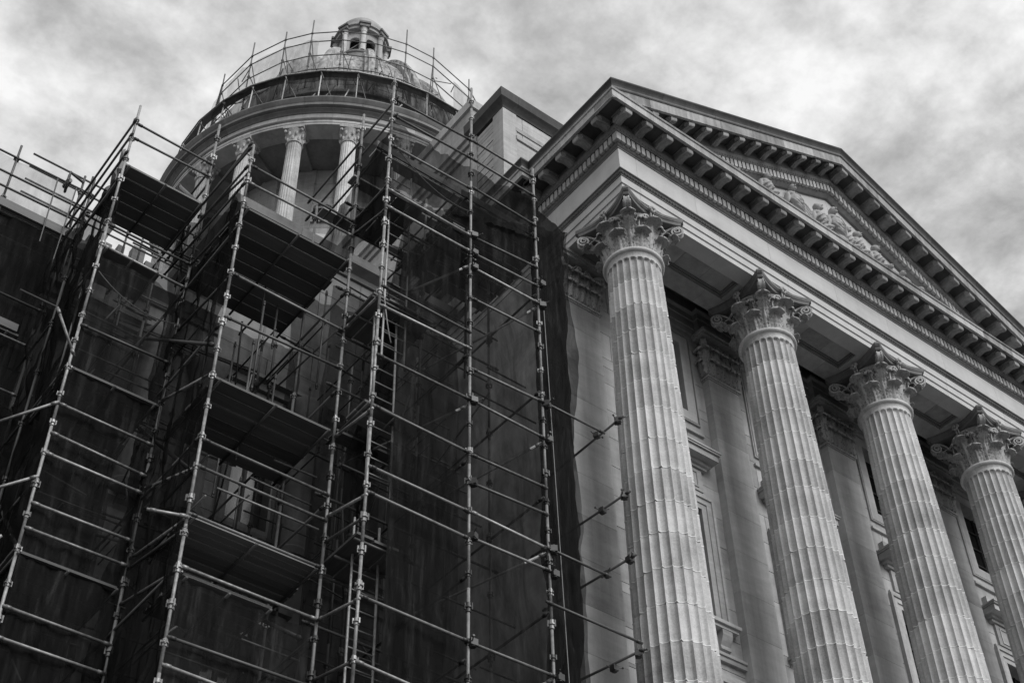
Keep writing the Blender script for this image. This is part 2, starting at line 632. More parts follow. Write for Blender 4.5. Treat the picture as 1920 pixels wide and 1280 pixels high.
def rake(name, prof, m, lens, start=None, mitre=False, gap=0.005, smooth=None):
    """profile [(p, dz below crown line)], sheared prisms along both slopes"""
    top = max(z for p, z in prof)
    if start is None:
        start = APX - (APZ - 25.60 + top) / SL
    end = APX + (APZ - 25.60 + top) / -SR
    for side in (0, 1):
        a, c = (start, APX) if side == 0 else (APX, min(end, XR + 0.75))
        k = max(1, round((c - a) / lens))
        for i in range(k):
            x0 = a + (c - a) * i / k + (gap / 2 if i or side else 0)
            x1 = a + (c - a) * (i + 1) / k - (gap / 2 if i < k - 1 or not side else 0)
            r0, r1 = [], []
            for p, dz in prof:
                xa = (XA - p) if (mitre and side == 0 and i == 0) else x0
                xb = (XR + p) if (mitre and side == 1 and i == k - 1) else x1
                zz = lambda X: (APZ + (X - APX) * (SL if side == 0 else SR)) + dz
                r0.append((xa, YA - p, zz(xa)))
                r1.append((xb, YA - p, zz(xb)))
            bb = MB()
            bb.rings([r0, r1])
            bb.build(name, m, portico, angle=smooth)


rake('raking_crown', [(0.2, -0.178), (0.69, -0.178), (0.695, -0.145), (0.715, -0.095), (0.745, -0.06), (0.76, -0.04), (0.76, 0.0), (0.2, 0.0)], 'crown', 1.5, start=12.19, mitre=True, smooth=0.6)
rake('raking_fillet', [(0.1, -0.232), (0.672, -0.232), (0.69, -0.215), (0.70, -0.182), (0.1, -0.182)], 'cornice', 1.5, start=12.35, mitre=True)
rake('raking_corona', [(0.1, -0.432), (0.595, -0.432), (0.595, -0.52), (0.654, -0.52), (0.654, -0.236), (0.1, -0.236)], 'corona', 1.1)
rake('raking_soffit_shade', [(0.1, -0.444), (0.593, -0.444), (0.593, -0.434), (0.1, -0.434)], 'coffer', 2.0)  # same painted shade along the raking corona
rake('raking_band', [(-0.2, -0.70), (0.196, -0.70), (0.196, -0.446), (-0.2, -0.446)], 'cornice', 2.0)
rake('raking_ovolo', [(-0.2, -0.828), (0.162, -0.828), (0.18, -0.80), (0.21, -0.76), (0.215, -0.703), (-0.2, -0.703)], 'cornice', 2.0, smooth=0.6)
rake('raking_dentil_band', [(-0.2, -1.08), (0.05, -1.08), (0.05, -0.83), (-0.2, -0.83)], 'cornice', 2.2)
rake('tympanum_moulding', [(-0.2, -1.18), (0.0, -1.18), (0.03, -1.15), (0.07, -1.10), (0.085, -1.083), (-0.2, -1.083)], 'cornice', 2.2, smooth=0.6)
beads([(APX - 7.0, YA), (APX, YA)], 0.185, 0, 0.085, (0.030, 0.022, 0.042), 'egg_moulding', zf=lambda X: zl(X) - 0.765)
beads([(APX, YA), (APX + 7.4, YA)], 0.185, 0, 0.085, (0.030, 0.022, 0.042), 'egg_moulding', zf=lambda X: zl(X) - 0.765)


def shear_mesh(me, slope, name):
    m2 = me.copy()
    m2.name = name
    for v in m2.vertices:
        v.co.z += v.co.x * slope
    return m2


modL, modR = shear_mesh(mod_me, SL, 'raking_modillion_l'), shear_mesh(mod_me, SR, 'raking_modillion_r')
denL, denR = shear_mesh(dentil_me, SL, 'raking_dentil_l'), shear_mesh(dentil_me, SR, 'raking_dentil_r')
RMX = [17.466, 18.026, 18.566, 19.098, 19.611]
RMX = [RMX[0] - 0.545 * i for i in range(8, 0, -1)] + RMX + [20.112, 20.597, 21.128, 21.647, 22.133, 22.663, 23.166] + [23.166 + 0.51 * i for i in range(1, 9)]
for xx in RMX:
    xx -= 0.085
    z0 = zl(xx) - 0.433
    if z0 < 25.78 or xx > XR:
        continue
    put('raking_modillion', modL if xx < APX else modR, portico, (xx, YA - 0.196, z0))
x = APX - 0.07
while zl(x) - 1.08 > 25.45:
    put('raking_dentil', denL, portico, (x, YA - 0.049, zl(x) - 1.065))
    x -= pitch
x = APX + 0.07
while zl(x) - 1.08 > 25.45:
    put('raking_dentil', denR, portico, (x, YA - 0.049, zl(x) - 1.065))
    x += pitch

# tympanum of fitted slabs
TY = YA + 0.06
xs = [14.2, 15.6, 17.0, 18.4, 19.9, 21.4, 22.9, 24.4, 26.0]
for a, c in zip(xs, xs[1:]):
    b = MB()
    za, zc_ = zl(a) - 1.1, zl(c) - 1.1
    z0 = 25.3
    b.prism([(a + 0.003, TY, z0), (c - 0.003, TY, z0), (c - 0.003, TY, max(z0, zc_)), (a + 0.003, TY, max(z0, za))],
            [(a + 0.003, TY + 0.3, z0), (c - 0.003, TY + 0.3, z0), (c - 0.003, TY + 0.3, max(z0, zc_)), (a + 0.003, TY + 0.3, max(z0, za))])
    b.build('tympanum_slab', 'frieze', portico)
# roof slabs behind the pediment
b = MB()
for (a, c) in ((12.25, APX), (APX, 28.8)):
    b.prism([(a, YA - 0.55, zl(a) - 0.03), (c, YA - 0.55, zl(c) - 0.03), (c, 17.4, zl(c) - 0.03), (a, 17.4, zl(a) - 0.03)][::-1],
            [(a, YA - 0.55, zl(a) - 0.2), (c, YA - 0.55, zl(c) - 0.2), (c, 17.4, zl(c) - 0.2), (a, 17.4, zl(a) - 0.2)][::-1])
b.build('roof', 'roof', portico)
b = MB()
b.box(13.0, 28.0, YA + 0.4, 17.0, 25.0, 25.6)
b.build('attic_floor', 'joint', portico)

# ------------------------------------------------------------------ relief figures
def figure(x, base, h, seed, lean=0.0, arm=1, seated=False, wing=False):
    """draped figure in high relief, grown from overlapping volumes then remeshed"""
    rng = random.Random(seed)
    b = MB()
    h = h + 0.10
    hd = h / 7.3
    y = TY - 0.03
    R = Matrix.Rotation
    turn = arm * 0.35
    def E(cx, cy, cz, rx, ry, rz, rot=None):
        b.ellipsoid((x + cx * hd + lean * cz * hd, y + cy, base + h - cz * hd), (rx * hd, ry * hd, rz * hd), 14, 10, rot)
    E(0.05 * arm, -0.17, 0.58, 0.27, 0.36, 0.42)                                   # head
    E(-0.06 * arm, -0.13, 0.44, 0.29, 0.36, 0.34)                                  # hair
    E(0.12 * arm, -0.17 - 0.40 * hd, 0.62, 0.06, 0.12, 0.12)                       # nose
    E(0.10 * arm, -0.17 - 0.26 * hd, 0.92, 0.15, 0.20, 0.14)                       # chin
    E(0, -0.13, 1.05, 0.19, 0.26, 0.34)                                            # neck
    E(0, -0.11, 1.48, 0.86, 0.50, 0.36)                                            # shoulders
    E(0, -0.12, 2.10, 0.70, 0.62, 0.80)                                            # chest
    E(0.04 * arm, -0.11, 3.1, 0.60, 0.58, 0.80)                                    # waist
    E(0, -0.10, 3.95, 0.76, 0.60, 0.75)                                            # hips
    for sd2 in (-1, 1):
        E(sd2 * 0.30, -0.12 - 0.05 * (sd2 == arm), 5.4, 0.30, 0.48, 1.6)           # legs under the cloth
        E(sd2 * 0.92, -0.10, 2.2, 0.23, 0.38, 0.85, R(-sd2 * 0.18, 3, 'Y'))        # upper arm
    E(arm * 0.50, -0.24, 3.0, 0.17, 0.26, 0.62, R(arm * 1.05, 3, 'Y'))             # bent forearm
    E(arm * 0.02, -0.27, 2.75, 0.16, 0.2, 0.16)                                    # hand
    E(-arm * 1.0, -0.13, 3.5, 0.16, 0.26, 0.68, R(arm * 0.12, 3, 'Y'))             # hanging forearm
    for i in range(8):                                                             # hanging folds
        fx = (i - 3.5) * 0.21
        E(fx, -0.17 - 0.05 * rng.random(), 5.3 + 0.2 * rng.random(), 0.065, 0.42, 1.5, R(-0.03 * (i - 3.5), 3, 'Y'))
    for i in range(5):                                                             # mantle across the body
        E((i - 2) * 0.10 * arm, -0.12 - 0.38 * hd, 1.9 + 0.42 * i, 0.70, 0.30, 0.07, R(-arm * 0.75, 3, 'Y'))
    if wing:
        for i in range(6):
            E(-0.9 - 0.22 * i, -0.05, 1.5 + 0.35 * i, 0.13, 0.25, 1.2, R(-0.45, 3, 'Y'))
    me = b.mesh('relief_figure', 'relief', smooth=True)
    o = put('relief_figure', me, portico)
    md = o.modifiers.new('r', 'REMESH')
    md.mode = 'VOXEL'
    md.voxel_size = 0.014
    md.use_smooth_shade = True
    return o


FIG = [(17.50, 25.62, 1.62, 1, 0.02, 1, 0), (18.38, 25.62, 1.85, 2, 0.10, -1, 0), (19.20, 25.6, 1.78, 3, 0.12, 1, 1), (19.78, 25.6, 2.05, 4, 0.08, -1, 0),
       (20.55, 25.6, 1.70, 5, -0.05, 1, 0), (21.15, 25.6, 1.62, 6, 0.03, 1, 0), (22.02, 25.6, 1.30, 7, 0.25, -1, 0), (22.62, 25.6, 1.12, 8, 0.3, 1, 0),
       (16.55, 25.6, 1.05, 9, -0.25, -1, 0), (15.75, 25.5, 0.78, 10, -0.4, 1, 0), (23.30, 25.5, 0.92, 11, 0.4, -1, 0), (20.15, 25.6, 1.62, 15, 0.04, 1, 0), (21.60, 25.55, 1.30, 16, 0.1, -1, 0)]
for fx, bz, fh, sd_, ln, ar, wg in FIG:
    figure(fx, bz, fh, sd_, ln, ar, wing=bool(wg))
b = MB()
b.box(19.93, 20.45, TY - 0.05, TY, 27.15, 27.7)
b.box(18.9, 19.05, TY - 0.04, TY, 26.6, 27.4)
b.build('relief_emblem', 'relief', portico)

# ------------------------------------------------------------------ architrave underside with sunk panels
def soffit(x0, x1, y0=YA + 0.004, y1=13.96, z=23.314):
    px0, px1 = x0 + 0.72, x1 - 0.78
    py0, py1 = y0 + 0.30, y1 - 0.42
    if px1 - px0 < 0.6:
        px0, px1 = x0 + 0.4, x1 - 0.4
    zt = z + 0.4
    bz = z + 0.002
    def bx(name, a, c, d, e, zz, m='stone'):
        b = MB()
        b.box(a + 0.003, c - 0.003, d + 0.003, e - 0.003, zz, zt)
        b.build(name, m, portico)
    k = 3
    for i in range(k):
        a, c = x0 + (x1 - x0) * i / k, x0 + (x1 - x0) * (i + 1) / k
        bx('soffit_stone', a, c, y0 + 0.35 if False else y0, py0, bz)
        bx('soffit_stone', a, c, py1, y1, bz)
    bx('soffit_stone', x0, px0, py0, py1, bz)
    bx('soffit_stone', px1, x1, py0, py1, bz)
    for i in range(k):
        a, c = px0 + (px1 - px0) * i / k, px0 + (px1 - px0) * (i + 1) / k
        bx('soffit_panel', a, c, py0, py1, z + 0.10)
    # moulding round the panel, in two steps
    for d, zz in ((0.045, 0.035), (0.09, 0.07)):
        b = MB()
        d0 = d - 0.045
        b.box(px0 + d0, px1 - d0, py0 + d0, py0 + d, z + zz, zt)
        b.box(px0 + d0, px1 - d0, py1 - d, py1 - d0, z + zz, zt)
        b.box(px0 + d0, px0 + d, py0 + d, py1 - d, z + zz, zt)
        b.box(px1 - d, px1 - d0, py0 + d, py1 - d, z + zz, zt)
        b.build('panel_moulding', 'cornice', portico)


b = MB()
b.box(XA + 0.36, XR - 0.36, YA + 0.36, 13.90, 23.75, 25.1)
b.build('architrave_core', 'joint', portico)
cx = [COLX[0] - 0.0] + COLX[1:]
for a, c in zip(cx, cx[1:]):
    soffit(a, c)
for a, c in ((XA + 0.004, COLX[0]), (COLX[-1], XR - 0.004)):
    b = MB()
    b.box(a, c, YA + 0.004, 13.96, 23.317, 23.7)
    b.build('soffit_stone', 'cornice', portico)
# side architrave underside running back to the anta
b = MB()
b.box(XA + 0.004, 14.2, 13.966, 14.55, 23.317, 23.8)
b.build('soffit_stone', 'cornice', portico)
# inner face mouldings and porch ceiling
b = MB()
b.box(14.2, XR - 0.4, 13.92, 13.965, 23.72, 24.25)
b.build('inner_architrave', 'cornice', portico)
b = MB()
b.box(14.0, XR - 0.4, 13.9, 14.9, 24.35, 24.5)
b.build('porch_ceiling', 'cornice', portico)

# ------------------------------------------------------------------ columns
NECK = 22.02
FL = 24


def shaft_r(z):
    t = (z - 11.6) / (NECK - 11.6)
    t = max(0, min(1, t))
    return 0.645 - 0.125 * (t ** 1.6)


def drum_mesh(z0, z1, top=False, seed=0):
    rng = random.Random(seed)
    b = MB()
    per = 10
    zs = [z0, z0 + 0.025, z0 + 0.07, (z0 + z1) / 2, z1 - 0.07, z1 - 0.025, z1]
    chips = {(rng.randrange(FL), rng.choice((0, 1)), rng.choice((0, 1))) for _ in range(22)}
    if top:
        zs = [z0, z0 + 0.12, z0 + 0.19] + [z1 - 0.26 + 0.016 * i for i in range(8)] + [z1 - 0.10, z1 - 0.06, z1]
        zs = sorted(set(round(q, 4) for q in zs if q <= z1))
    rings = []
    jit = rng.uniform(-0.004, 0.004)
    for z in zs:
        R = shaft_r(z) + jit
        flare = 0.03 * max(0, (z - (z1 - 0.10)) / 0.10) ** 2 if top else 0
        ring = []
        for f in range(FL):
            for i in range(per):
                t = i / per
                u = (t - 0.5) / 0.43
                d = 0.0
                if abs(u) < 1:
                    d = 0.056 * (1 - u ** 4) ** 0.5
                    if top:
                        arch = (z1 - 0.21) + 0.060 * math.sqrt(1 - u * u)
                        if z > arch:
                            d = 0
                if not top and (t < 0.12 or t > 0.88):
                    lo_ = z < z0 + 0.05
                    hi_ = z > z1 - 0.05
                    if (lo_ or hi_) and (f if t < 0.5 else (f + 1) % FL, int(hi_), int(t < 0.5)) in chips:
                        d += 0.028 * (1 if z in (z0, z1) else 0.6)
                a = 2 * PI * (f + t) / FL
                rr = R + flare - d + 0.0025 * noise.noise(Vector((a * 9, z * 7, seed)))
                ring.append((rr * math.cos(a), rr * math.sin(a), z))
        rings.append(ring)
    b.rings(rings)
    return b.mesh('shaft_drum', 'shaft', angle=0.7)


def joint_mesh(z, seed):
    rng = random.Random(seed)
    b = MB()
    per = 10
    rings = []
    for dz, dr in ((-0.010, -0.001), (-0.007, 0.005), (0.007, 0.005), (0.010, -0.001)):
        ring = []
        for f in range(FL):
            for i in range(per):
                t = i / per
                u = (t - 0.5) / 0.43
                d = 0.056 * (1 - u ** 4) ** 0.5 if abs(u) < 1 else 0
                a = 2 * PI * (f + t) / FL
                w = noise.noise(Vector((math.cos(a) * 3, math.sin(a) * 3, z * 5 + seed)))
                rr = shaft_r(z) - d + dr + 0.004 * w
                ring.append((rr * math.cos(a), rr * math.sin(a), z + dz + 0.006 * w))
        rings.append(ring)
    b.rings(rings, caps=False)
    return b.mesh('mortar_joint', 'mortar', smooth=True)


DR = []
z = NECK
hs = [0.76, 0.64, 0.66, 0.60, 0.68, 0.66, 0.70, 0.66, 0.69, 0.63, 0.68, 0.66, 0.68, 0.67, 0.70, 0.68]
for i, h in enumerate(hs):
    z2 = max(z - h, 11.6)
    DR.append((z2, z))
    z = z2
    if z <= 11.61:
        break
drum_me = [drum_mesh(a + 0.0065, c - (0.0 if i == 0 else 0.0065), top=(i == 0), seed=i) for i, (a, c) in enumerate(DR)]
joint_me = [joint_mesh(a, i) for i, (a, c) in enumerate(DR[:-1])]


def bell_r(z):                      # bell of the capital, z from 0 to 1.02
    t = z / 1.02
    return 0.485 + 0.02 * t + 0.14 * max(0, (t - 0.55) / 0.45) ** 2


def leaf_mesh(h, w0, curl, name, flat=False, drop=200, off0=0.015, lean=0.10, z0=0.0):
    """acanthus leaf standing on the bell at angle 0 (axis +x), tip rolling out and down"""
    nv, nu = 26, 12
    rows = []
    top = h - curl
    for j in range(nv + 1):
        v = j / nv
        if v < 0.66:
            zz = z0 + top * (v / 0.66)
            off = off0 + lean * (v / 0.66) ** 2
            nx, nz = 1, 0
        else:
            a = math.radians(drop) * (v - 0.66) / 0.34
            zz = z0 + top + curl * math.sin(a)
            off = off0 + lean + curl - curl * math.cos(a)
        wid = w0 * (0.80 + 0.30 * math.sin(PI * min(1, v / 0.66))) if v < 0.66 else w0 * (0.80 + 0.22 * math.sin(PI * (v - 0.66) / 0.34)) * (1 - max(0, (v - 0.90) / 0.10) ** 2 * 0.55)
        lob = abs(math.sin(PI * 6.0 * v ** 0.9))
        row = []
        for i in range(nu + 1):
            u = -1 + 2 * i / nu
            edge = abs(u)
            ww = wid * (0.72 + 0.28 * lob) if edge > 0.6 else wid * (0.72 + 0.28 * lob * edge / 0.6)
            rel = 0.045 * (1 - edge) ** 3 + 0.022 * math.cos(u * PI * 4) - 0.012 * edge + 0.020 * math.sin(v * 34 - abs(u) * 4) * edge
            if v >= 0.66:
                rel *= 0.6
                cup = -0.07 * u * u * min(1, (v - 0.66) / 0.12)
            else:
                cup = 0.0
            row.append((u * ww, off + (rel if v < 0.66 else rel * math.cos(math.radians(drop) * (v - 0.66) / 0.34)), zz + cup))
        rows.append(row)
    b = MB()
    rr = []
    for row in rows:
        pts = []
        for s, o, zz in row:
            if flat:
                pts.append((o, s, zz))
            else:
                rb = bell_r(max(0, min(1.0, zz)))
                if zz > z0 + top * 0.5:
                    rb = bell_r(min(1.0, z0 + top * 0.9))
                rb = 0.5 if True else rb
                R = rb + o
                a = s / max(0.45, rb + 0.5 * o)
                pts.append((R * math.cos(a), R * math.sin(a), zz))
        rr.append(pts)
    b.rings(rr, closed=False, caps=False)
    me = b.mesh(name, 'capital', smooth=True)
    # back skin, so that the leaf is a closed thin body
    bm = bmesh.new()
    bm.from_mesh(me)
    bm.normal_update()
    old = bm.faces[:]
    dupv = {v: bm.verts.new(v.co - v.normal * 0.014) for v in bm.verts[:]}
    for e in [e for e in bm.edges if len(e.link_faces) == 1]:
        a, c = e.verts
        bm.faces.new((a, c, dupv[c], dupv[a]))
    for f in old:
        bm.faces.new([dupv[v] for v in reversed(f.verts)])
    bmesh.ops.recalc_face_normals(bm, faces=bm.faces[:])
    bm.to_mesh(me)
    bm.free()
    for p in me.polygons:
        p.use_smooth = True
    return me


def ribbon(b, pts, side, w, th):
    """strip of rectangular section along pts; side = width direction"""
    rr = []
    for i, p in enumerate(pts):
        p = Vector(p)
        t = (Vector(pts[min(i + 1, len(pts) - 1)]) - Vector(pts[max(i - 1, 0)])).normalized()
        nrm = t.cross(side).normalized()
        wi = w(i / (len(pts) - 1)) if callable(w) else w
        ti = th(i / (len(pts) - 1)) if callable(th) else th
        q = []
        for a, c in ((-1, -1), (-0.55, -1), (-0.45, -0.35), (0.45, -0.35), (0.55, -1), (1, -1), (1, 1), (0.55, 1), (0.45, 0.35), (-0.45, 0.35), (-0.55, 1), (-1, 1)):
            q.append(p + side * (a * wi / 2) + nrm * (c * ti / 2))
        rr.append(q)
    b.rings(rr)


def volute_mesh():
    """corner volute in the plane of +x; stalk rises off the bell then coils under the abacus horn"""
    b = MB()
    pts = []
    cx_, cz_ = 0.915, 0.868
    R0 = 0.145
    # stalk
    p0, p1, p2 = (0.55, 0.50), (0.57, 0.93), (cx_ - 0.02, cz_ + R0)
    for i in range(12):
        t = i / 12
        pts.append(((1 - t) ** 2 * p0[0] + 2 * t * (1 - t) * p1[0] + t * t * p2[0], 0, (1 - t) ** 2 * p0[1] + 2 * t * (1 - t) * p1[1] + t * t * p2[1]))
    turns = 2.1
    for i in range(44):
        t = i / 43
        a = PI / 2 + 0.15 - t * turns * 2 * PI
        r = R0 * (1 - 0.86 * t ** 0.8)
        pts.append((cx_ + r * math.cos(a), 0, cz_ + r * math.sin(a)))
    ribbon(b, pts, Vector((0, 1, 0)), lambda t: 0.08 + 0.06 * min(1, t * 1.6) + 0.03 * t, lambda t: 0.05 * (1 - 0.55 * t))
    b.ellipsoid((cx_, 0, cz_), (0.024, 0.075, 0.024), 8, 6)
    return b.mesh('volute', 'capital', angle=0.7)


def helix_mesh(s):
    b = MB()
    pts = []
    c = Vector((0.60, s * 0.115, 0.86))
    R0 = 0.072
    p0, p1, p2 = Vector((0.535, s * 0.30, 0.50)), Vector((0.555, s * 0.30, 0.90)), c + Vector((0, s * 0.0, R0))
    for i in range(10):
        t = i / 10
        pts.append(p0 * (1 - t) ** 2 + p1 * 2 * t * (1 - t) + p2 * t * t)
    for i in range(30):
        t = i / 29
        a = PI / 2 + (0.1 + t * 1.8 * 2 * PI)
        r = R0 * (1 - 0.85 * t)
        pts.append(c + Vector((0.02 * t, s * r * math.cos(a) * 1.0, r * math.sin(a))))
    ribbon(b, pts, Vector((1, 0, 0)), 0.07, lambda t: 0.028 * (1 - 0.5 * t))
    return b.mesh('helix', 'capital', angle=0.7)


def abacus_mesh():
    H = 0.797
    cw = 0.075
    sag = 0.165
    def outline(inset):
        pts = []
        for k in range(4):
            a0 = PI / 4 + k * PI / 2
            a1 = a0 + PI / 2
            c0 = Vector((math.cos(a0), math.sin(a0))) * (H * math.sqrt(2))
            c1 = Vector((math.cos(a1), math.sin(a1))) * (H * math.sqrt(2))
            d = (c1 - c0).normalized()
            nrm = Vector((d.y, -d.x))
            if nrm.dot((c0 + c1) / 2) < 0:
                nrm = -nrm
            s0, s1 = c0 + d * cw, c1 - d * cw
            for i in range(13):
                t = i / 12
                q = s0.lerp(s1, t) - nrm * (sag * 4 * t * (1 - t))
                ctr = q.normalized()
                pts.append(q - ctr * inset)
        return pts
    b = MB()
    lv = [(0.05, 1.025), (0.075, 1.03), (0.055, 1.07), (0.05, 1.10), (0.018, 1.12), (0.018, 1.135), (0.0, 1.15), (0.0, 1.208), (0.02, 1.211)]
    b.rings([[(q.x, q.y, z) for q in outline(i)] for i, z in lv])
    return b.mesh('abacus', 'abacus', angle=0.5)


def fleuron_mesh():
    b = MB()
    for i in range(7):
        a = 2 * PI * i / 7
        rot = Matrix.Rotation(a, 3, 'X')
        b.ellipsoid((0.69 + 0.0, 0.062 * math.sin(a), 1.10 + 0.062 * math.cos(a)), (0.035, 0.03, 0.045), 8, 5, rot)
    b.ellipsoid((0.72, 0, 1.10), (0.03, 0.03, 0.03), 8, 6)
    for s in (-1, 1):
        b.ellipsoid((0.655, s * 0.03, 0.97), (0.025, 0.02, 0.09), 6, 5)
    return b.mesh('fleuron', 'capital', smooth=True)


bb = MB()
bb.lathe([(0.46, 0.0), (0.465, 0.3), (0.49, 0.6), (0.51, 0.8), (0.54, 0.93), (0.57, 0.97), (0.57, 1.02), (0.5, 1.024)], 40)
bell_me = bb.mesh('bell', 'capital', angle=0.6)
bb = MB()
prof = [(0.50, -0.10)]
for i in range(9):
    a = -PI / 2 + PI * i / 8
    prof.append((0.548 + 0.050 * math.cos(a), -0.050 + 0.050 * math.sin(a)))
prof += [(0.515, -0.005), (0.52, 0.012), (0.49, 0.02)]
bb.lathe([(0.50, -0.135), (0.525, -0.125), (0.525, -0.10)] + prof[1:], 64)
astragal_me = bb.mesh('astragal', 'shaft', angle=0.6)
leaf1_me = leaf_mesh(0.46, 0.165, 0.125, 'acanthus_leaf', off0=-0.012, lean=0.07, drop=135)
leaf2_me = leaf_mesh(0.80, 0.160, 0.150, 'acanthus_leaf_tall', off0=-0.012, lean=0.09, drop=135)
leaf3_me = leaf_mesh(0.30, 0.085, 0.055, 'cauline_leaf', off0=0.0, lean=0.10, z0=0.52)
leaf4_me = leaf_mesh(0.34, 0.13, 0.12, 'horn_leaf', off0=0.03, lean=0.22, z0=0.44, drop=130)
vol_me, hel_me1, hel_me2, aba_me, fleu_me = volute_mesh(), helix_mesh(1), helix_mesh(-1), abacus_mesh(), fleuron_mesh()
LM = {'acanthus_leaf': leaf1_me, 'acanthus_leaf_tall': leaf2_me}


def capital(col, x, y, z, s=1.0):
    def P(name, me, ang=0.0):
        return put(name, me, col, (x, y, z), (0, 0, ang), (s, s, s))
    P('bell', bell_me)
    P('astragal', astragal_me)
    P('abacus', aba_me)
    for i in range(8):
        P('acanthus_leaf', leaf1_me, 2 * PI * (i + 0.5) / 8)
        P('acanthus_leaf', leaf2_me, 2 * PI * i / 8)
    for i in range(8):
        P('cauline_leaf', leaf3_me, 2 * PI * (i + 0.5) / 8)
    for i in range(4):
        P('volute', vol_me, PI / 4 + i * PI / 2)
        P('horn_leaf', leaf4_me, PI / 4 + i * PI / 2)
        P('helix', hel_me1, i * PI / 2)
        P('helix', hel_me2, i * PI / 2)
        P('fleuron', fleu_me, i * PI / 2)


bb = MB()
bb.box(-0.88, 0.88, -0.88, 0.88, 11.0, 11.22)
bb.lathe([(0.86, 11.22), (0.88, 11.3), (0.84, 11.37), (0.74, 11.40), (0.72, 11.45), (0.77, 11.48), (0.77, 11.53), (0.69, 11.56), (0.665, 11.60)], 48)
base_me = bb.mesh('column_base', 'shaft', angle=0.6)
for i, X in enumerate(COLX):
    col = part('column', portico)
    col['label'] = 'fluted column with a carved leafy capital'
    for (a, c), me in zip(DR, drum_me):
        put('shaft_drum', me, col, (X, COLY, 0), (0, 0, (i * 5) * 2 * PI / FL + PI / FL))
    for me in joint_me:
        put('mortar_joint', me, col, (X, COLY, 0), (0, 0, (i * 5) * 2 * PI / FL + PI / FL))
    put('column_base', base_me, col, (X, COLY, 0))
    capital(col, X, COLY, 22.10)

# ------------------------------------------------------------------ wall behind the columns
YW, YP = 14.74, 14.55
PIL = [(13.37, 0.45), (17.235, 0.43), (20.80, 0.43), (24.22, 0.43), (27.5, 0.43)]
WIN = [15.60, 18.98, 22.50, 25.92]


def wall_blocks(parent, x0, x1, z0, z1, y0, th, holes, ch=0.66, bl=1.35, m='wall', gap=0.012, name='stone', seed=3, skip=None):
    rng = random.Random(seed)
    z = z0
    k = 0
    while z < z1 - 0.05:
        zt = min(z + ch, z1)
        if z1 - zt < ch * 0.35:
            zt = z1
        spans = [(x0, x1)]
        segs = sorted(set([z, zt] + [q for h in holes for q in (h[2], h[3]) if z + 0.02 < q < zt - 0.02]))
        for za, zb in zip(segs, segs[1:]):
            zm = (za + zb) / 2
            sp = [(x0, x1)]
            for hx0, hx1, hz0, hz1 in holes:
                if hz0 < zm < hz1:
                    ns = []
                    for a, c in sp:
                        if hx1 <= a or hx0 >= c:
                            ns.append((a, c))
                        else:
                            if hx0 > a:
                                ns.append((a, hx0))
                            if hx1 < c:
                                ns.append((hx1, c))
                    sp = ns
            for a, c in sp:
                cuts = [a]
                q = math.floor(a / bl) * bl + (k % 2) * bl / 2
                while q < c:
                    if q > a + 0.25 and q < c - 0.25:
                        cuts.append(q)
                    q += bl
                cuts.append(c)
                for u, v in zip(cuts, cuts[1:]):
                    if v - u < 0.02:
                        continue
                    b = MB()
                    pr = rng.uniform(0, 0.004)
                    b.box(u + gap / 2, v - gap / 2, y0 - pr, y0 + th, za + gap / 2, zb - gap / 2)
                    b.build(name, m, parent)
        z = zt
        k += 1


holes = []
for wx in WIN:
    holes.append((wx - 0.63, wx + 0.63, 20.92, 22.85))
    holes.append((wx - 0.63, wx + 0.63, 15.86, 18.42))
    holes.append((wx - 0.63, wx + 0.63, 11.9, 14.2))
wall_blocks(portico, 12.92, 28.0, 12.2, 23.3, YW, 0.32, holes, bl=1.9, ch=0.69)
b = MB()
b.box(12.95, 28.0, YW + 0.016, YW + 0.30, 0, 15.0)
b = MB()
b.box(12.95, 28.0, YW + 0.33, YW + 0.6, 0, 25.3)
for wx in WIN:
    pass
b.build('wall_core', 'joint', portico)
b = MB()
b.box(12.92, 28.0, YW, YW + 0.32, 0, 12.19)
b.build('lower_wall', 'wall', portico)
# side return of the block, behind the netting
b = MB()
b.box(12.76, 12.93, 14.95, 24.0, 0, 23.3)
b.build('side_wall', 'wall', portico)
b = MB()
b.box(12.93, 13.2, 14.76, 24.0, 0, 25.3)
b.build('side_wall_core', 'joint', portico)
# podium under the columns
b = MB()
b.box(12.3, 28.8, 11.9, 14.7, 0, 10.98)
b.build('podium', 'wall', portico)

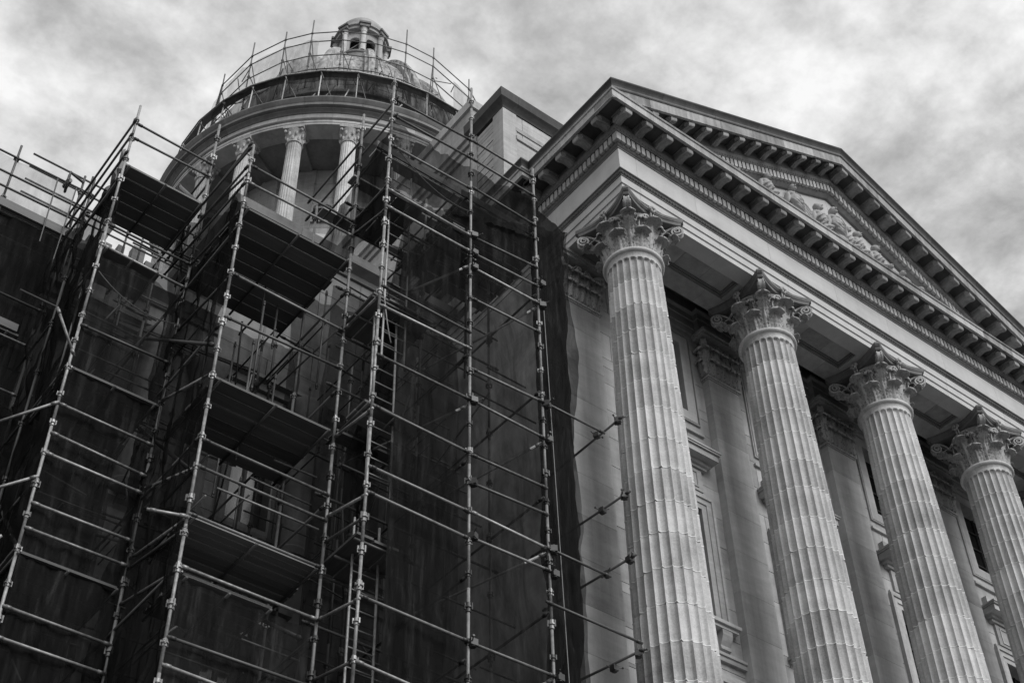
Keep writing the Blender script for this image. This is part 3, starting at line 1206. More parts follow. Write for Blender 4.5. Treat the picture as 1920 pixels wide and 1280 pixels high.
# pilasters
leafp1 = leaf_mesh(0.44, 0.15, 0.05, 'pilaster_leaf', flat=True, lean=0.05)
leafp2 = leaf_mesh(0.76, 0.15, 0.06, 'pilaster_leaf_tall', flat=True, lean=0.06)
for i, (X, hw) in enumerate(PIL):
    pil = part('pilaster', portico)
    z = 11.2
    k = 0
    while z < 21.96:
        zt = min(z + 0.92, 22.0)
        if 22.0 - zt < 0.3:
            zt = 22.0
        b = MB()
        hwz = hw + 0.02 * (1 - (z - 11.2) / 10.8)
        b.box(X - hwz, X + hwz, YP, YW + 0.03, z + 0.003, zt - 0.003)
        b.build('stone', 'wall', pil)
        z = zt
        k += 1
    b = MB()
    for e, z0, z1 in ((0.02, 22.0, 22.03), (0.05, 22.03, 22.08), (0.025, 22.08, 22.11)):
        b.box(X - hw - e, X + hw + e, YP - e, YW - 0.01, z0, z1)
    b.box(X - hw + 0.01, X + hw - 0.01, YP + 0.01, YW - 0.01, 22.112, 23.10)
    b.build('capital_block', 'capital', pil)
    b = MB()
    b.box(X - hw - 0.12, X + hw + 0.12, YP - 0.17, YW - 0.01, 23.14, 23.22)
    b.box(X - hw - 0.16, X + hw + 0.16, YP - 0.21, YW - 0.01, 23.222, 23.30)
    b.build('abacus', 'capital', pil)
    for j in range(3):
        put('leaf', leafp1, pil, (X + (j - 1) * 0.3, YP, 22.11), (0, 0, -PI / 2))
    for j in range(4):
        put('leaf', leafp2, pil, (X + (j - 1.5) * 0.28, YP + 0.005, 22.11), (0, 0, -PI / 2), (1, 1, 1.0))
    put('leaf', leafp1, pil, (X - hw, YP + 0.1, 22.11), (0, 0, PI))
    put('leaf', leafp2, pil, (X - hw, YP + 0.05, 22.11), (0, 0, PI))
    for s in (-1, 1):
        put('volute', vol_me, pil, (X + s * (hw - 0.62), YP + 0.62, 22.08), (0, 0, -PI / 2 + s * PI / 4))
    for s in (-1, 1):
        put('helix', hel_me1 if s > 0 else hel_me2, pil, (X, YP + 0.5, 22.08), (0, 0, -PI / 2))
# entablature carried round the pilasters inside the porch
pth = [(12.97, YP - 0.0), (PIL[0][0] + 0.52, YP - 0.0), (PIL[0][0] + 0.52, YW - 0.06)]
for X, hw in PIL[1:]:
    pth += [(X - 0.50, YW - 0.06), (X - 0.50, YP - 0.0), (X + 0.50, YP - 0.0), (X + 0.50, YW - 0.06)]
for run in split_runs(pth, 2.4):
    b = MB()
    sweep(b, [(-0.12, 23.31), (0, 23.31), (0, 23.48), (0.025, 23.485), (0.025, 23.70), (0.05, 23.705), (0.05, 23.86), (0.11, 23.9), (0.11, 23.95), (-0.12, 23.95)], run)
    b.build('inner_entablature', 'wall', portico)
b = MB()
b.box(12.97, XR - 0.1, YW - 0.05, YW + 0.3, 23.302, 24.34)
b.build('upper_wall', 'wall', portico)


# windows
def frame_rect(x0, x1, z0, z1, w, yf, steps, name, parent, sides='LRTB', m='stone'):
    """moulded surround made of mitred strips"""
    for k, (a, c, pr) in enumerate(steps):
        b = MB()
        o0, o1 = w * a, w * c
        y0 = yf - pr
        if 'T' in sides:
            b.box(x0 - o1, x1 + o1, y0, yf + 0.25, z1 + o0, z1 + o1)
        if 'B' in sides:
            b.box(x0 - o1, x1 + o1, y0, yf + 0.25, z0 - o1, z0 - o0)
        zb = z0 - o0 if 'B' in sides else z0
        if 'L' in sides:
            b.box(x0 - o1, x0 - o0, y0, yf + 0.25, zb, z1 + o0)
        if 'R' in sides:
            b.box(x1 + o0, x1 + o1, y0, yf + 0.25, zb, z1 + o0)
        b.build(name, m, parent)


for wi, wx in enumerate(WIN):
    # upper window: plain sunk surround
    w = part('window', portico)
    frame_rect(wx - 0.63, wx + 0.63, 20.92, 22.85, 0.30, YW + 0.001, [(0.0, 0.78, 0.03), (0.78, 0.92, -0.02), (0.92, 1.0, 0.045)], 'frame', w, m='wall')
    b = MB(); b.box(wx - 0.64, wx + 0.64, YW + 0.29, YW + 0.31, 20.9, 22.86); b.build('glass', 'glass', w)
    b = MB()
    for q in (-0.21, 0.21):
        b.box(wx + q - 0.015, wx + q + 0.015, YW + 0.26, YW + 0.289, 20.92, 22.85)
    for q in (21.4, 21.9, 22.4):
        b.box(wx - 0.63, wx + 0.63, YW + 0.262, YW + 0.288, q - 0.015, q + 0.015)
    b.build('glazing_bar', 'muntin', w)
    b = MB(); b.box(wx - 0.98, wx + 0.98, YW - 0.06, YW + 0.02, 20.36, 20.42); b.build('ledge', 'wall', w)
    # lower window with hood on a panelled frieze
    w = part('window', portico)
    z1 = 18.42
    frame_rect(wx - 0.63, wx + 0.63, 15.86, z1, 0.30, YW + 0.001, [(0.0, 0.4, 0.03), (0.4, 0.8, 0.055), (0.8, 1.0, 0.085)], 'frame', w, 'LRT', m='stone')
    b = MB()
    b.box(wx - 0.90, wx + 0.90, YW - 0.05, YW + 0.1, 18.74, 18.80)
    b.box(wx - 0.72, wx + 0.72, YW - 0.06, YW + 0.1, 18.83, 19.36)
    b.build('frieze_panel', 'stone', w)
    b = MB()
    for (a, c, d, e) in ((wx - 0.60, wx + 0.60, 18.90, 18.93), (wx - 0.60, wx + 0.60, 19.26, 19.29), (wx - 0.60, wx - 0.57, 18.93, 19.26), (wx + 0.57, wx + 0.60, 18.93, 19.26)):
        b.box(a, c, YW - 0.078, YW - 0.0605, d, e)
    b.build('panel_bead', 'stone', w)
    hx = 0.80
    for nm, e, pr, a, c in (('hood', 0.04, 0.10, 19.38, 19.45), ('hood', 0.10, 0.16, 19.452, 19.52), ('hood', 0.17, 0.33, 19.522, 19.66), ('hood', 0.20, 0.37, 19.662, 19.70), ('hood', 0.22, 0.39, 19.702, 19.74)):
        b = MB(); b.box(wx - hx - e, wx + hx + e, YW - pr, YW + 0.1, a, c); b.build(nm, 'stone', w)
    b = MB(); b.box(wx - 0.86, wx + 0.86, YW - 0.13, YW + 0.1, 19.742, 20.02); b.build('blocking', 'wall', w)
    b = MB(); b.box(wx - 0.64, wx + 0.64, YW + 0.29, YW + 0.31, 15.8, z1 + 0.01); b.build('glass', 'glass', w)
    b = MB()
    for q in (-0.3, 0.0, 0.3):
        b.box(wx + q - 0.015, wx + q + 0.015, YW + 0.26, YW + 0.289, 15.86, z1)
    for q in (16.5, 17.15, 17.8):
        b.box(wx - 0.63, wx + 0.63, YW + 0.262, YW + 0.288, q - 0.015, q + 0.015)
    b.build('glazing_bar', 'muntin', w)
    # sill on brackets
    b = MB(); b.box(wx - 0.98, wx + 1.06, YW - 0.20, YW + 0.02, 15.78, 15.85); b.box(wx - 0.94, wx + 1.02, YW - 0.15, YW + 0.02, 15.71, 15.778); b.build('sill', 'stone', w)
    for s in (-0.62, 0.74):
        b = MB()
        prf = [(0, 0), (0.14, 0), (0.14, -0.1), (0.10, -0.2), (0.05, -0.28), (0.06, -0.36), (0.0, -0.38)]
        b.prism([(wx + s - 0.12, YW - p, 15.705 + z) for p, z in prf], [(wx + s + 0.12, YW - p, 15.705 + z) for p, z in prf])
        b.build('bracket', 'stone', w)
    b = MB(); b.box(wx - 1.3, wx + 1.3, YW - 0.10, YW + 0.02, 15.18, 15.24); b.box(wx - 1.3, wx + 1.3, YW - 0.07, YW + 0.02, 15.08, 15.178); b.build('band', 'stone', w)
    # storey below
    w = part('window', portico)
    frame_rect(wx - 0.63, wx + 0.63, 11.9, 14.2, 0.25, YW + 0.001, [(0.0, 0.5, 0.03), (0.5, 1.0, 0.07)], 'frame', w, 'LRT')
    b = MB(); b.box(wx - 0.95, wx + 0.95, YW - 0.25, YW + 0.1, 14.5, 14.66); b.build('hood', 'stone', w)
    b = MB(); b.box(wx - 0.64, wx + 0.64, YW + 0.29, YW + 0.31, 11.8, 14.21); b.build('glass', 'glass', w)


# ================================================================== MAIN BLOCK (attic blocks behind the portico)
block = thing('attic_block', 'tall square stone attic block with dark projecting coping rising behind the portico cornice', 'attic')
AX, AYY = 13.82, 17.5


def square_path(x0, x1, y0, y1):
    return [(x0, y1), (x0, y0), (x1, y0)]


wall_blocks(block, AX, AX + 5, 25.0, 32.24, AYY, 0.3, [], ch=0.9, bl=1.7, m='stone', seed=8)
# left face: rougher, narrow courses
zq = 25.0
rng = random.Random(5)
while zq < 32.1:
    hq = 0.155
    b = MB()
    b.box(AX + rng.uniform(0.0, 0.03), AX + 0.5, AYY + 0.42, AYY + 1.12, zq + 0.012, zq + hq)
    b.build('rough_course', 'stone', block)
    zq += hq
b = MB(); b.box(AX - 0.02, AX + 0.42, AYY - 0.02, AYY + 0.41, 25.0, 32.24); b.build('corner_strip', 'stone', block)
b = MB(); b.box(AX - 0.02, AX + 0.2, AYY + 1.14, AYY + 1.4, 25.0, 32.24); b.build('corner_strip', 'stone', block)
for z0, z1, e in ((29.6, 29.8, 0.10), (29.85, 30.05, 0.05), (31.2, 31.35, 0.05), (31.55, 31.7, 0.03)):
    b = MB(); b.box(AX + 0.40, AX + 5, AYY - e, AYY + 0.1, z0, z1); b.build('string_course', 'stone', block)
for run in split_runs([(AX, AYY + 1.45), (AX, AYY), (AX + 5, AYY)], 2.0):
    b = MB()
    sweep(b, [(-0.3, 32.25), (0.03, 32.25), (0.06, 32.34), (0.16, 32.42), (0.20, 32.46), (0.22, 32.78), (-0.3, 32.78)], run)
    b.build('coping', 'crown', block, angle=0.6)
b = MB(); b.box(AX + 0.35, AX + 5, AYY + 0.31, AYY + 1.38, 20, 32.4); b.build('core', 'joint', block)

block2 = thing('attic_block', 'weathered attic block with stepped cornice tucked between the dome and the taller block', 'attic')
BX, BY = 15.45, 21.1
for a, c, e in ((26.0, 35.3, 0.0), (35.3, 35.5, 0.08), (35.5, 35.7, 0.18), (35.7, 36.0, 0.28), (36.002, 37.4, 0.04), (37.4, 37.75, 0.14)):
    for run in split_runs([(BX, BY + 8), (BX, BY), (BX + 6, BY)], 1.6):
        b = MB()
        sweep(b, [(-0.4, a), (e, a), (e + (0.02 if e else 0), c - 0.004), (-0.4, c - 0.004)], run)
        b.build('stone' if e == 0 else 'cornice_stone', 'stone' if e in (0, 0.05) else 'drum', block2)
b = MB(); b.box(BX + 0.3, BX + 6, BY + 0.3, BY + 8, 20, 37.5); b.build('core', 'joint', block2)

# ================================================================== DOMED TOWER
DX, DY = 19.73, 36.39
tower = thing('domed_tower', 'round colonnaded drum with ribbed dome and small lantern, ringed by scaffolding', 'dome')


def ring_course(name, prof, m, n, parent=tower, a_lo=-190, a_hi=20, off=0.0, seg=4):
    """stones round the drum; profile [(r, z)]"""
    step = 360 / n
    k = 0
    while k < n:
        a = a_lo + k * step + off
        if a > a_hi:
            a0, a1 = math.radians(a), math.radians(a_lo + 360)
            b = MB()
            cnt = max(2, int((a1 - a0) / math.radians(step) * 2))
            rr = [[(DX + r * math.cos(a0 + (a1 - a0) * i / cnt), DY + r * math.sin(a0 + (a1 - a0) * i / cnt), z) for r, z in prof] for i in range(cnt + 1)]
            b.rings(rr)
            b.build(name, m, parent, angle=0.5)
            break
        a0, a1 = math.radians(a) + 0.0004, math.radians(a + step) - 0.0004
        b = MB()
        rr = [[(DX + r * math.cos(a0 + (a1 - a0) * i / seg), DY + r * math.sin(a0 + (a1 - a0) * i / seg), z) for r, z in prof] for i in range(seg + 1)]
        b.rings(rr)
        b.build(name, m, parent, angle=0.5)
        k += 1


ring_course('architrave_stone', [(6.9, 46.35), (7.62, 46.35), (7.62, 46.46), (7.64, 46.47), (7.64, 46.60), (6.9, 46.60)], 'drum', 44)
ring_course('moulding', [(6.9, 46.605), (7.66, 46.605), (7.70, 46.66), (7.70, 46.70), (6.9, 46.70)], 'cornice', 44)
ring_course('frieze_stone', [(6.9, 46.705), (7.63, 46.705), (7.63, 47.02), (6.9, 47.02)], 'drum', 44)
ring_course('cornice_stone', [(6.9, 47.025), (7.66, 47.025), (7.72, 47.10), (7.80, 47.14), (7.80, 47.20), (7.93, 47.22), (7.93, 47.36), (7.97, 47.40), (8.02, 47.50), (8.05, 47.54), (8.05, 47.60), (6.9, 47.64)], 'cornice', 44)
# drum wall
ring_course('drum_stone', [(4.9, 36.0), (5.35, 36.0), (5.35, 38.5), (4.9, 38.5)], 'drum', 33)
for kz in range(9):
    z0 = 38.5 + kz * 0.88
    ring_course('drum_stone', [(4.9, z0 + 0.006), (5.35, z0 + 0.006), (5.35, z0 + 0.874), (4.9, z0 + 0.874)], 'drum', 22, off=(kz % 2) * 8, a_lo=-190 - (kz % 2) * 8, seg=3)
ring_course('ambulatory_ceiling', [(5.0, 46.37), (7.0, 46.37), (7.0, 46.5), (5.0, 46.5)], 'cornice', 22, seg=2)
ring_course('stylobate', [(4.9, 38.9), (8.0, 38.9), (8.0, 39.4), (4.9, 39.4)], 'drum', 33)
ring_course('base_wall', [(4.9, 24), (8.6, 24), (8.6, 38.85), (4.9, 38.85)], 'drum', 11, seg=6)
sm = MB()
FLd = 20
rings = []
for z in (0, 3.0, 6.0):
    R = 0.325 - 0.045 * (z / 6.0)
    ring = []
    for f in range(FLd):
        for i in range(4):
            a = 2 * PI * (f + i / 4) / FLd
            ring.append(((R - (0.018 if i in (2, 3) else 0)) * math.cos(a), (R - (0.018 if i in (2, 3) else 0)) * math.sin(a), 39.5 + z))
    rings.append(ring)
sm.rings(rings)
dshaft = sm.mesh('shaft', 'shaft', angle=0.5)
sm = MB()
sm.lathe([(0.28, 45.5), (0.325, 45.52), (0.325, 45.56), (0.28, 45.58), (0.29, 45.8), (0.33, 46.0), (0.42, 46.2), (0.40, 46.22)], 16)
for rw, (zz, rr_, k) in enumerate(((45.72, 0.33, 8), (45.95, 0.37, 8))):
    for i in range(k):
        a = 2 * PI * (i + 0.5 * rw) / k
        sm.ellipsoid((rr_ * math.cos(a) * 0.96, rr_ * math.sin(a) * 0.96, zz), (0.05, 0.05, 0.12), 6, 4)
for i in range(4):
    a = PI / 4 + i * PI / 2
    sm.ellipsoid((0.45 * math.cos(a), 0.45 * math.sin(a), 46.12), (0.07, 0.07, 0.07), 7, 5)
sm.prism([(0.40 * math.sqrt(2) * math.cos(a), 0.40 * math.sqrt(2) * math.sin(a), 46.22) for a in [PI / 4 + i * PI / 2 for i in range(4)]],
         [(0.42 * math.sqrt(2) * math.cos(a), 0.42 * math.sqrt(2) * math.sin(a), 46.345) for a in [PI / 4 + i * PI / 2 for i in range(4)]])
dcap = sm.mesh('capital', 'capital', angle=0.6)
pb = MB()
pb.box(-0.12, 0.0, -0.36, 0.36, 39.4, 45.5)
pb.box(-0.16, 0.0, -0.40, 0.40, 45.502, 45.6)
pb.box(-0.14, 0.0, -0.38, 0.38, 45.602, 46.25)
dpil = pb.mesh('pilaster', 'drum')
for k in range(22):
    ad = -119.2 + 16.3636 * k
    a = math.radians(ad)
    cp = part('column', tower)
    loc = (DX + 7.25 * math.cos(a), DY + 7.25 * math.sin(a), 0)
    put('shaft', dshaft, cp, loc, (0, 0, a))
    put('capital', dcap, cp, loc, (0, 0, a))
    o = put('pilaster', dpil, tower, (DX + 5.47 * math.cos(a), DY + 5.47 * math.sin(a), 0), (0, 0, a))
    # beam from column to wall
    bm_ = MB(); bm_.box(5.3, 7.0, -0.22, 0.22, 46.2, 46.37)
    put('beam', bm_.mesh('beam', 'cornice'), tower, (DX, DY, 0), (0, 0, a))
    a2 = a + math.radians(8.18)
    wn = part('window', tower, (DX, DY, 0))
    wn.rotation_euler = (0, 0, a2)
    b = MB(); b.box(5.30, 5.375, -0.36, 0.36, 43.3, 44.05); b.box(5.30, 5.375, -0.40, 0.40, 40.3, 42.0); b.build('glass', 'glass', wn)
    b = MB()
    for z0, z1, hw in ((43.3, 44.05, 0.36), (40.3, 42.0, 0.40)):
        b.box(5.30, 5.42, -hw - 0.12, -hw, z0 - 0.1, z1); b.box(5.30, 5.42, hw, hw + 0.12, z0 - 0.1, z1)
        b.box(5.30, 5.42, -hw, hw, z0 - 0.1, z0)
    for i in range(8):
        t0, t1 = PI * i / 8, PI * (i + 1) / 8
        b.prism([(5.30, 0.36 * math.cos(t0), 44.05 + 0.16 * math.sin(t0)), (5.30, 0.48 * math.cos(t0), 44.05 + 0.27 * math.sin(t0)), (5.30, 0.48 * math.cos(t1), 44.05 + 0.27 * math.sin(t1)), (5.30, 0.36 * math.cos(t1), 44.05 + 0.16 * math.sin(t1))],
                [(5.42, 0.36 * math.cos(t0), 44.05 + 0.16 * math.sin(t0)), (5.42, 0.48 * math.cos(t0), 44.05 + 0.27 * math.sin(t0)), (5.42, 0.48 * math.cos(t1), 44.05 + 0.27 * math.sin(t1)), (5.42, 0.36 * math.cos(t1), 44.05 + 0.16 * math.sin(t1))])
    b.box(5.3, 5.55, -0.6, 0.6, 42.15, 42.3)
    b.build('frame', 'drum', wn)
# stepped attic above the cornice
ring_course('attic_step', [(5.6, 47.62), (7.0, 47.62), (7.0, 48.05), (5.6, 48.05)], 'drum', 44, seg=2)
ring_course('attic_step', [(5.6, 48.055), (6.55, 48.055), (6.55, 48.6), (6.6, 48.62), (6.6, 48.72), (5.6, 48.72)], 'drum', 44, seg=2)
ring_course('attic_wall', [(5.4, 48.725), (6.15, 48.725), (6.15, 50.4), (6.25, 50.45), (6.25, 50.6), (5.4, 50.6)], 'drum', 33, seg=2)
# dome: ellipsoidal shell of panels between ribs
DZ, DR_, DH = 50.0, 5.50, 9.15


def dome_r(z):
    t = (z - DZ) / DH
    return DR_ * math.sqrt(max(0, 1 - t * t))


NR = 16
zb = [50.5, 52.2, 53.8, 55.2, 56.5, 57.6, 58.4, 59.0]
for k in range(NR):
    for hlf in (0, 1):
        for z0, z1 in zip(zb, zb[1:]):
            a0 = 2 * PI * (k + hlf * 0.5) / NR + (0.045 if hlf == 0 else 0.004)
            a1 = 2 * PI * (k + hlf * 0.5 + 0.5) / NR - (0.045 if hlf else 0.004)
            am = (a0 + a1) / 2
            if not (-190 < math.degrees(am) - 360 < 20 or -190 < math.degrees(am) < 20):
                continue
            b = MB()
            rr = []
            for i in range(4):
                a = a0 + (a1 - a0) * i / 3
                ln = []
                for j in range(4):
                    z = z0 + 0.022 + (z1 - z0 - 0.044) * j / 3
                    ln.append((DX + dome_r(z) * math.cos(a), DY + dome_r(z) * math.sin(a), z))
                for j in range(3, -1, -1):
                    z = z0 + 0.022 + (z1 - z0 - 0.044) * j / 3
                    ln.append((DX + (dome_r(z) - 0.12) * math.cos(a), DY + (dome_r(z) - 0.12) * math.sin(a), z))
                rr.append(ln)
            b.rings(rr)
            b.build('dome_panel', 'dome', tower, angle=0.5)
b = MB()
b.lathe([(dome_r(z) - 0.06, z) for z in [50.3 + 0.55 * i for i in range(16)] + [59.1]] + [(1.0, 59.3)], 64, (DX, DY))
b.build('dome_shell', 'joint', tower, smooth=True)
for k in range(NR):
    a = 2 * PI * k / NR
    b = MB()
    rr = []
    zz = [50.4 + (58.9 - 50.4) * i / 22 for i in range(23)]
    ca, sa = math.cos(a), math.sin(a)
    for i, z in enumerate(zz):
        w = 0.36 - 0.14 * i / 22
        r = dome_r(z)
        hgt = 0.36
        ring = []
        for u, hh in ((-1, -0.05), (-1, 0.5), (-0.6, 0.6), (-0.5, 1.0), (0, 1.08), (0.5, 1.0), (0.6, 0.6), (1, 0.5), (1, -0.05)):
            rr_ = r + hh * hgt
            ring.append((DX + rr_ * ca - sa * u * w, DY + rr_ * sa + ca * u * w, z + hh * hgt * 0.4))
        rr.append(ring)
    b.rings(rr)
    b.build('dome_rib', 'dome', tower, angle=0.7)
# lantern
lan = part('lantern', tower)
b = MB(); b.lathe([(1.55, 58.7), (1.6, 59.0), (1.5, 59.2), (1.38, 59.25), (1.30, 60.6), (1.36, 60.65), (1.36, 60.78), (1.1, 60.8)], 40, (DX, DY)); b.build('pedestal', 'cornice', lan, angle=0.5)
LB, LT = 60.8, 62.7
for k in range(8):
    a = math.radians(-119.2 + 4 + 45 * k)
    ca, sa = math.cos(a), math.sin(a)
    b = MB()
    c2 = (DX + 1.24 * ca, DY + 1.24 * sa)
    b.lathe([(0.17, LB), (0.17, LB + 0.08), (0.135, LB + 0.1), (0.12, LT - 0.3), (0.14, LT - 0.28), (0.15, LT - 0.1), (0.19, LT)], 12, c2)
    b.build('column', 'shaft', lan, angle=0.6)
    b = MB(); b.box(1.0, 1.46, -0.24, 0.24, LT + 0.001, LT + 0.22); b.box(1.0, 1.52, -0.29, 0.29, LT + 0.222, LT + 0.36)
    put('entablature_block', b.mesh('entablature_block', 'cornice'), lan, (DX, DY, 0), (0, 0, a))
    # arch bay
    a2 = a + math.radians(22.5)
    b = MB()
    hw, sp = 0.26, LB + 1.15
    b.box(0.92, 1.08, -0.45, -hw, LB, LT); b.box(0.92, 1.08, hw, 0.45, LB, LT)
    b.box(0.92, 1.08, -hw, hw, LB, LB + 0.12)
    n = 10
    for i in range(n):
        t0, t1 = PI * i / n, PI * (i + 1) / n
        P = lambda x, t: (x, hw * math.cos(t), sp + hw * math.sin(t))
        Q = lambda x, t: (x, hw * math.cos(t), LT)
        b.prism([P(0.92, t0), Q(0.92, t0), Q(0.92, t1), P(0.92, t1)], [P(1.08, t0), Q(1.08, t0), Q(1.08, t1), P(1.08, t1)])
    put('arch', b.mesh('arch', 'drum'), lan, (DX, DY, 0), (0, 0, a2))
b = MB(); b.lathe([(1.0, LT), (1.32, LT), (1.32, LT + 0.2), (1.42, LT + 0.22), (1.42, LT + 0.32), (1.34, LT + 0.34), (1.34, LT + 0.66), (1.26, LT + 0.68), (1.20, LT + 1.05), (1.0, LT + 1.42), (0.6, LT + 1.70), (0.05, LT + 1.80)], 40, (DX, DY)); b.build('cap', 'drum', lan, angle=0.5)
b = MB(); b.tube((DX, DY, LT + 1.75), (DX, DY, LT + 2.2), 0.03, 6); b.build('finial_rod', 'tube_dark', lan)
b = MB(); b.lathe([(0.55, LB - 0.1), (0.6, LT)], 16, (DX, DY)); b.build('inner_core', 'joint', lan)

# ================================================================== SIDE WING behind the netting
wing = thing('side_wing', 'stone side wing of the building half hidden behind dark netting and scaffold decks', 'building')
YB = 18.2
hl = [(8.15, 8.95, 16.7, 19.2), (10.4, 11.2, 16.7, 19.2), (8.15, 8.95, 11.5, 14.2), (10.4, 11.2, 11.5, 14.2), (4.2, 5.2, 12.4, 15.4), (2.0, 3.0, 12.4, 15.4), (4.2, 5.2, 17.0, 19.4), (2.0, 3.0, 17.0, 19.4)]
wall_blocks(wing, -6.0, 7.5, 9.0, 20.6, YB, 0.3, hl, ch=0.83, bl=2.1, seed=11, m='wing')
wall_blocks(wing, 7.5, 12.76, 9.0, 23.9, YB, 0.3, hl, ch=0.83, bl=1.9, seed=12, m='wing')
b = MB(); b.box(-6, 7.5, YB + 0.31, YB + 4, 0, 20.5); b.box(7.5, 12.7, YB + 0.31, YB + 4, 0, 23.8); b.build('core', 'joint', wing)
b = MB(); b.box(-6, 12.76, YB, YB + 0.3, 0, 8.99); b.build('lower_wall', 'wing', wing)
for run in split_runs([(-6, YB), (7.5, YB)], 2.0):
    b = MB(); sweep(b, [(-0.3, 20.602), (0.06, 20.602), (0.1, 20.7), (0.3, 20.8), (0.34, 21.0), (-0.3, 21.0)], run); b.build('cornice_stone', 'cornice', wing)
for run in split_runs([(7.5, YB + 3), (7.5, YB), (12.74, YB)], 2.0):
    b = MB(); sweep(b, [(-0.3, 23.902), (0.06, 23.902), (0.1, 24.0), (0.3, 24.1), (0.34, 24.3), (-0.3, 24.3)], run); b.build('cornice_stone', 'cornice', wing)
for zz in (15.9, 19.75):
    b = MB(); sweep(b, [(-0.02, zz), (0.08, zz), (0.12, zz + 0.12), (0.22, zz + 0.16), (0.22, zz + 0.24), (-0.02, zz + 0.24)], [(-6, YB), (12.74, YB)]); b.build('string_course', 'wing', wing)
for X in (6.35, 7.35, 9.45, 11.95, 3.6, 1.4):
    b = MB()
    b.lathe([(0.36, 16.2), (0.36, 16.35), (0.30, 16.42), (0.27, 19.3), (0.30, 19.35), (0.40, 19.65), (0.40, 19.74)], 20, (X, YB - 0.1))
    b.build('column', 'wing', wing, angle=0.6)
    b = MB()
    b.box(X - 0.4, X + 0.4, YB - 0.14, YB + 0.05, 9, 15.88)
    b.build('pilaster', 'wing', wing)
for hx0, hx1, hz0, hz1 in hl:
    w = part('window', wing)
    frame_rect(hx0, hx1, hz0, hz1, 0.2, YB + 0.001, [(0, 0.6, 0.04), (0.6, 1.0, 0.08)], 'frame', w, m='wing')
    b = MB(); b.box(hx0 - 0.01, hx1 + 0.01, YB + 0.27, YB + 0.295, hz0 - 0.01, hz1 + 0.01); b.build('glass', 'glass', w)
    b = MB(); b.box((hx0 + hx1) / 2 - 0.03, (hx0 + hx1) / 2 + 0.03, YB + 0.22, YB + 0.268, hz0, hz1); b.build('glazing_bar', 'muntin', w)
# bracket balcony
b = MB(); b.box(7.9, 9.3, YB - 0.7, YB, 14.75, 14.9); b.build('balcony_slab', 'wing', wing)
for X in (8.1, 8.45, 8.8, 9.15):
    b = MB()
    prf = [(0, 0), (0.6, 0), (0.6, -0.12), (0.45, -0.3), (0.2, -0.42), (0.12, -0.6), (0, -0.62)]
    b.prism([(X - 0.1, YB - p, 14.74 + z) for p, z in prf], [(X + 0.1, YB - p, 14.74 + z) for p, z in prf])
    b.build('bracket', 'wing', wing)

# ================================================================== SCAFFOLD
TR = 0.0215
rosb = MB()
rosb.lathe([(0.026, -0.05), (0.031, -0.048), (0.031, -0.012), (0.046, -0.008), (0.046, 0.006), (0.033, 0.010), (0.033, 0.045), (0.026, 0.048)], 10)
for s in range(3):
    a = s * 2 * PI / 3 + 0.4
    rosb.box(0.044 * math.cos(a) - 0.008, 0.044 * math.cos(a) + 0.008, 0.044 * math.sin(a) - 0.008, 0.044 * math.sin(a) + 0.008, -0.03, 0.04)
ros_t = rosb.mesh('coupler', 'coupler')
ros_d = rosb.mesh('coupler', 'coupler_dark')
clb = MB()
clb.box(-0.045, 0.045, -0.045, 0.045, -0.04, 0.04)
clb.tube((-0.05, 0.03, 0.0), (-0.10, 0.05, 0.02), 0.008, 6)
clb.tube((0.04, -0.04, 0.02), (0.085, -0.06, 0.05), 0.008, 6)
clb.tube((-0.10, 0.05, 0.02), (-0.115, 0.052, 0.022), 0.016, 6)
clb.lathe([(0.03, -0.055), (0.042, -0.05), (0.042, 0.05), (0.03, 0.055)], 8)
clamp_me = clb.mesh('clamp', 'coupler')
clamp_d = clb.mesh('clamp', 'coupler_dark')

SCF = {}
SCF['main'] = thing('scaffold', 'tall front tube scaffold with ladder bay between the stepped scaffold and the portico', 'scaffold')
SCF['step'] = thing('scaffold', 'stepped tube scaffold with four board decks left of the ladder bay', 'scaffold')
SCF['side'] = thing('scaffold', 'outer stepped scaffold bay with high deck in front of the open sky', 'scaffold')
SCF['left'] = thing('scaffold', 'low scaffold at the far left edge with a rope pulley on its end pole', 'scaffold')
rs = random.Random(21)


def pole(sc, x, y, zt, zb=0.0, m='tube', joints=True, lean=0.0, z_from=8.0, step=0.5, r=TR, split=None):
    b = MB()
    # lengths of tube socketed into one another
    z = zb
    while z < zt - 0.01:
        z2 = min(zt, z + 2.0 + 0.0)
        b.tube((x, y, z), (x, y, z2), r, 10, r)
        z = z2
    o = b.build('standard', m, SCF[sc], angle=0.6)
    if joints:
        z = zt - 0.35 - rs.random() * 0.1
        while z > max(zb, z_from):
            big = rs.random() < 0.3
            c = put('coupler', ros_t if m == 'tube' or (m == 'tube_mid' and rs.random() < 0.4) else ros_d, o, (x, y, z), (0, 0, rs.random() * 6), (1.15, 1.15, 1.4) if big else (1, 1, 1))
            z -= step
    return o


def tube(sc, a, b_, m='tube', name='ledger', r=0.0195, ends=True):
    b = MB()
    a, b_ = Vector(a), Vector(b_)
    d = (b_ - a).normalized()
    b.tube(a, b_, r, 8)
    o = b.build(name, m, SCF[sc], angle=0.6)
    if ends:
        for p, s in ((a + d * 0.07, 1), (b_ - d * 0.07, -1)):
            q = MB()
            q.tube(p - d * 0.035, p + d * 0.035, r * 1.35, 8)
            q.build('end_fitting', 'coupler' if m == 'tube' else 'coupler_dark', o, angle=0.6)
    return o


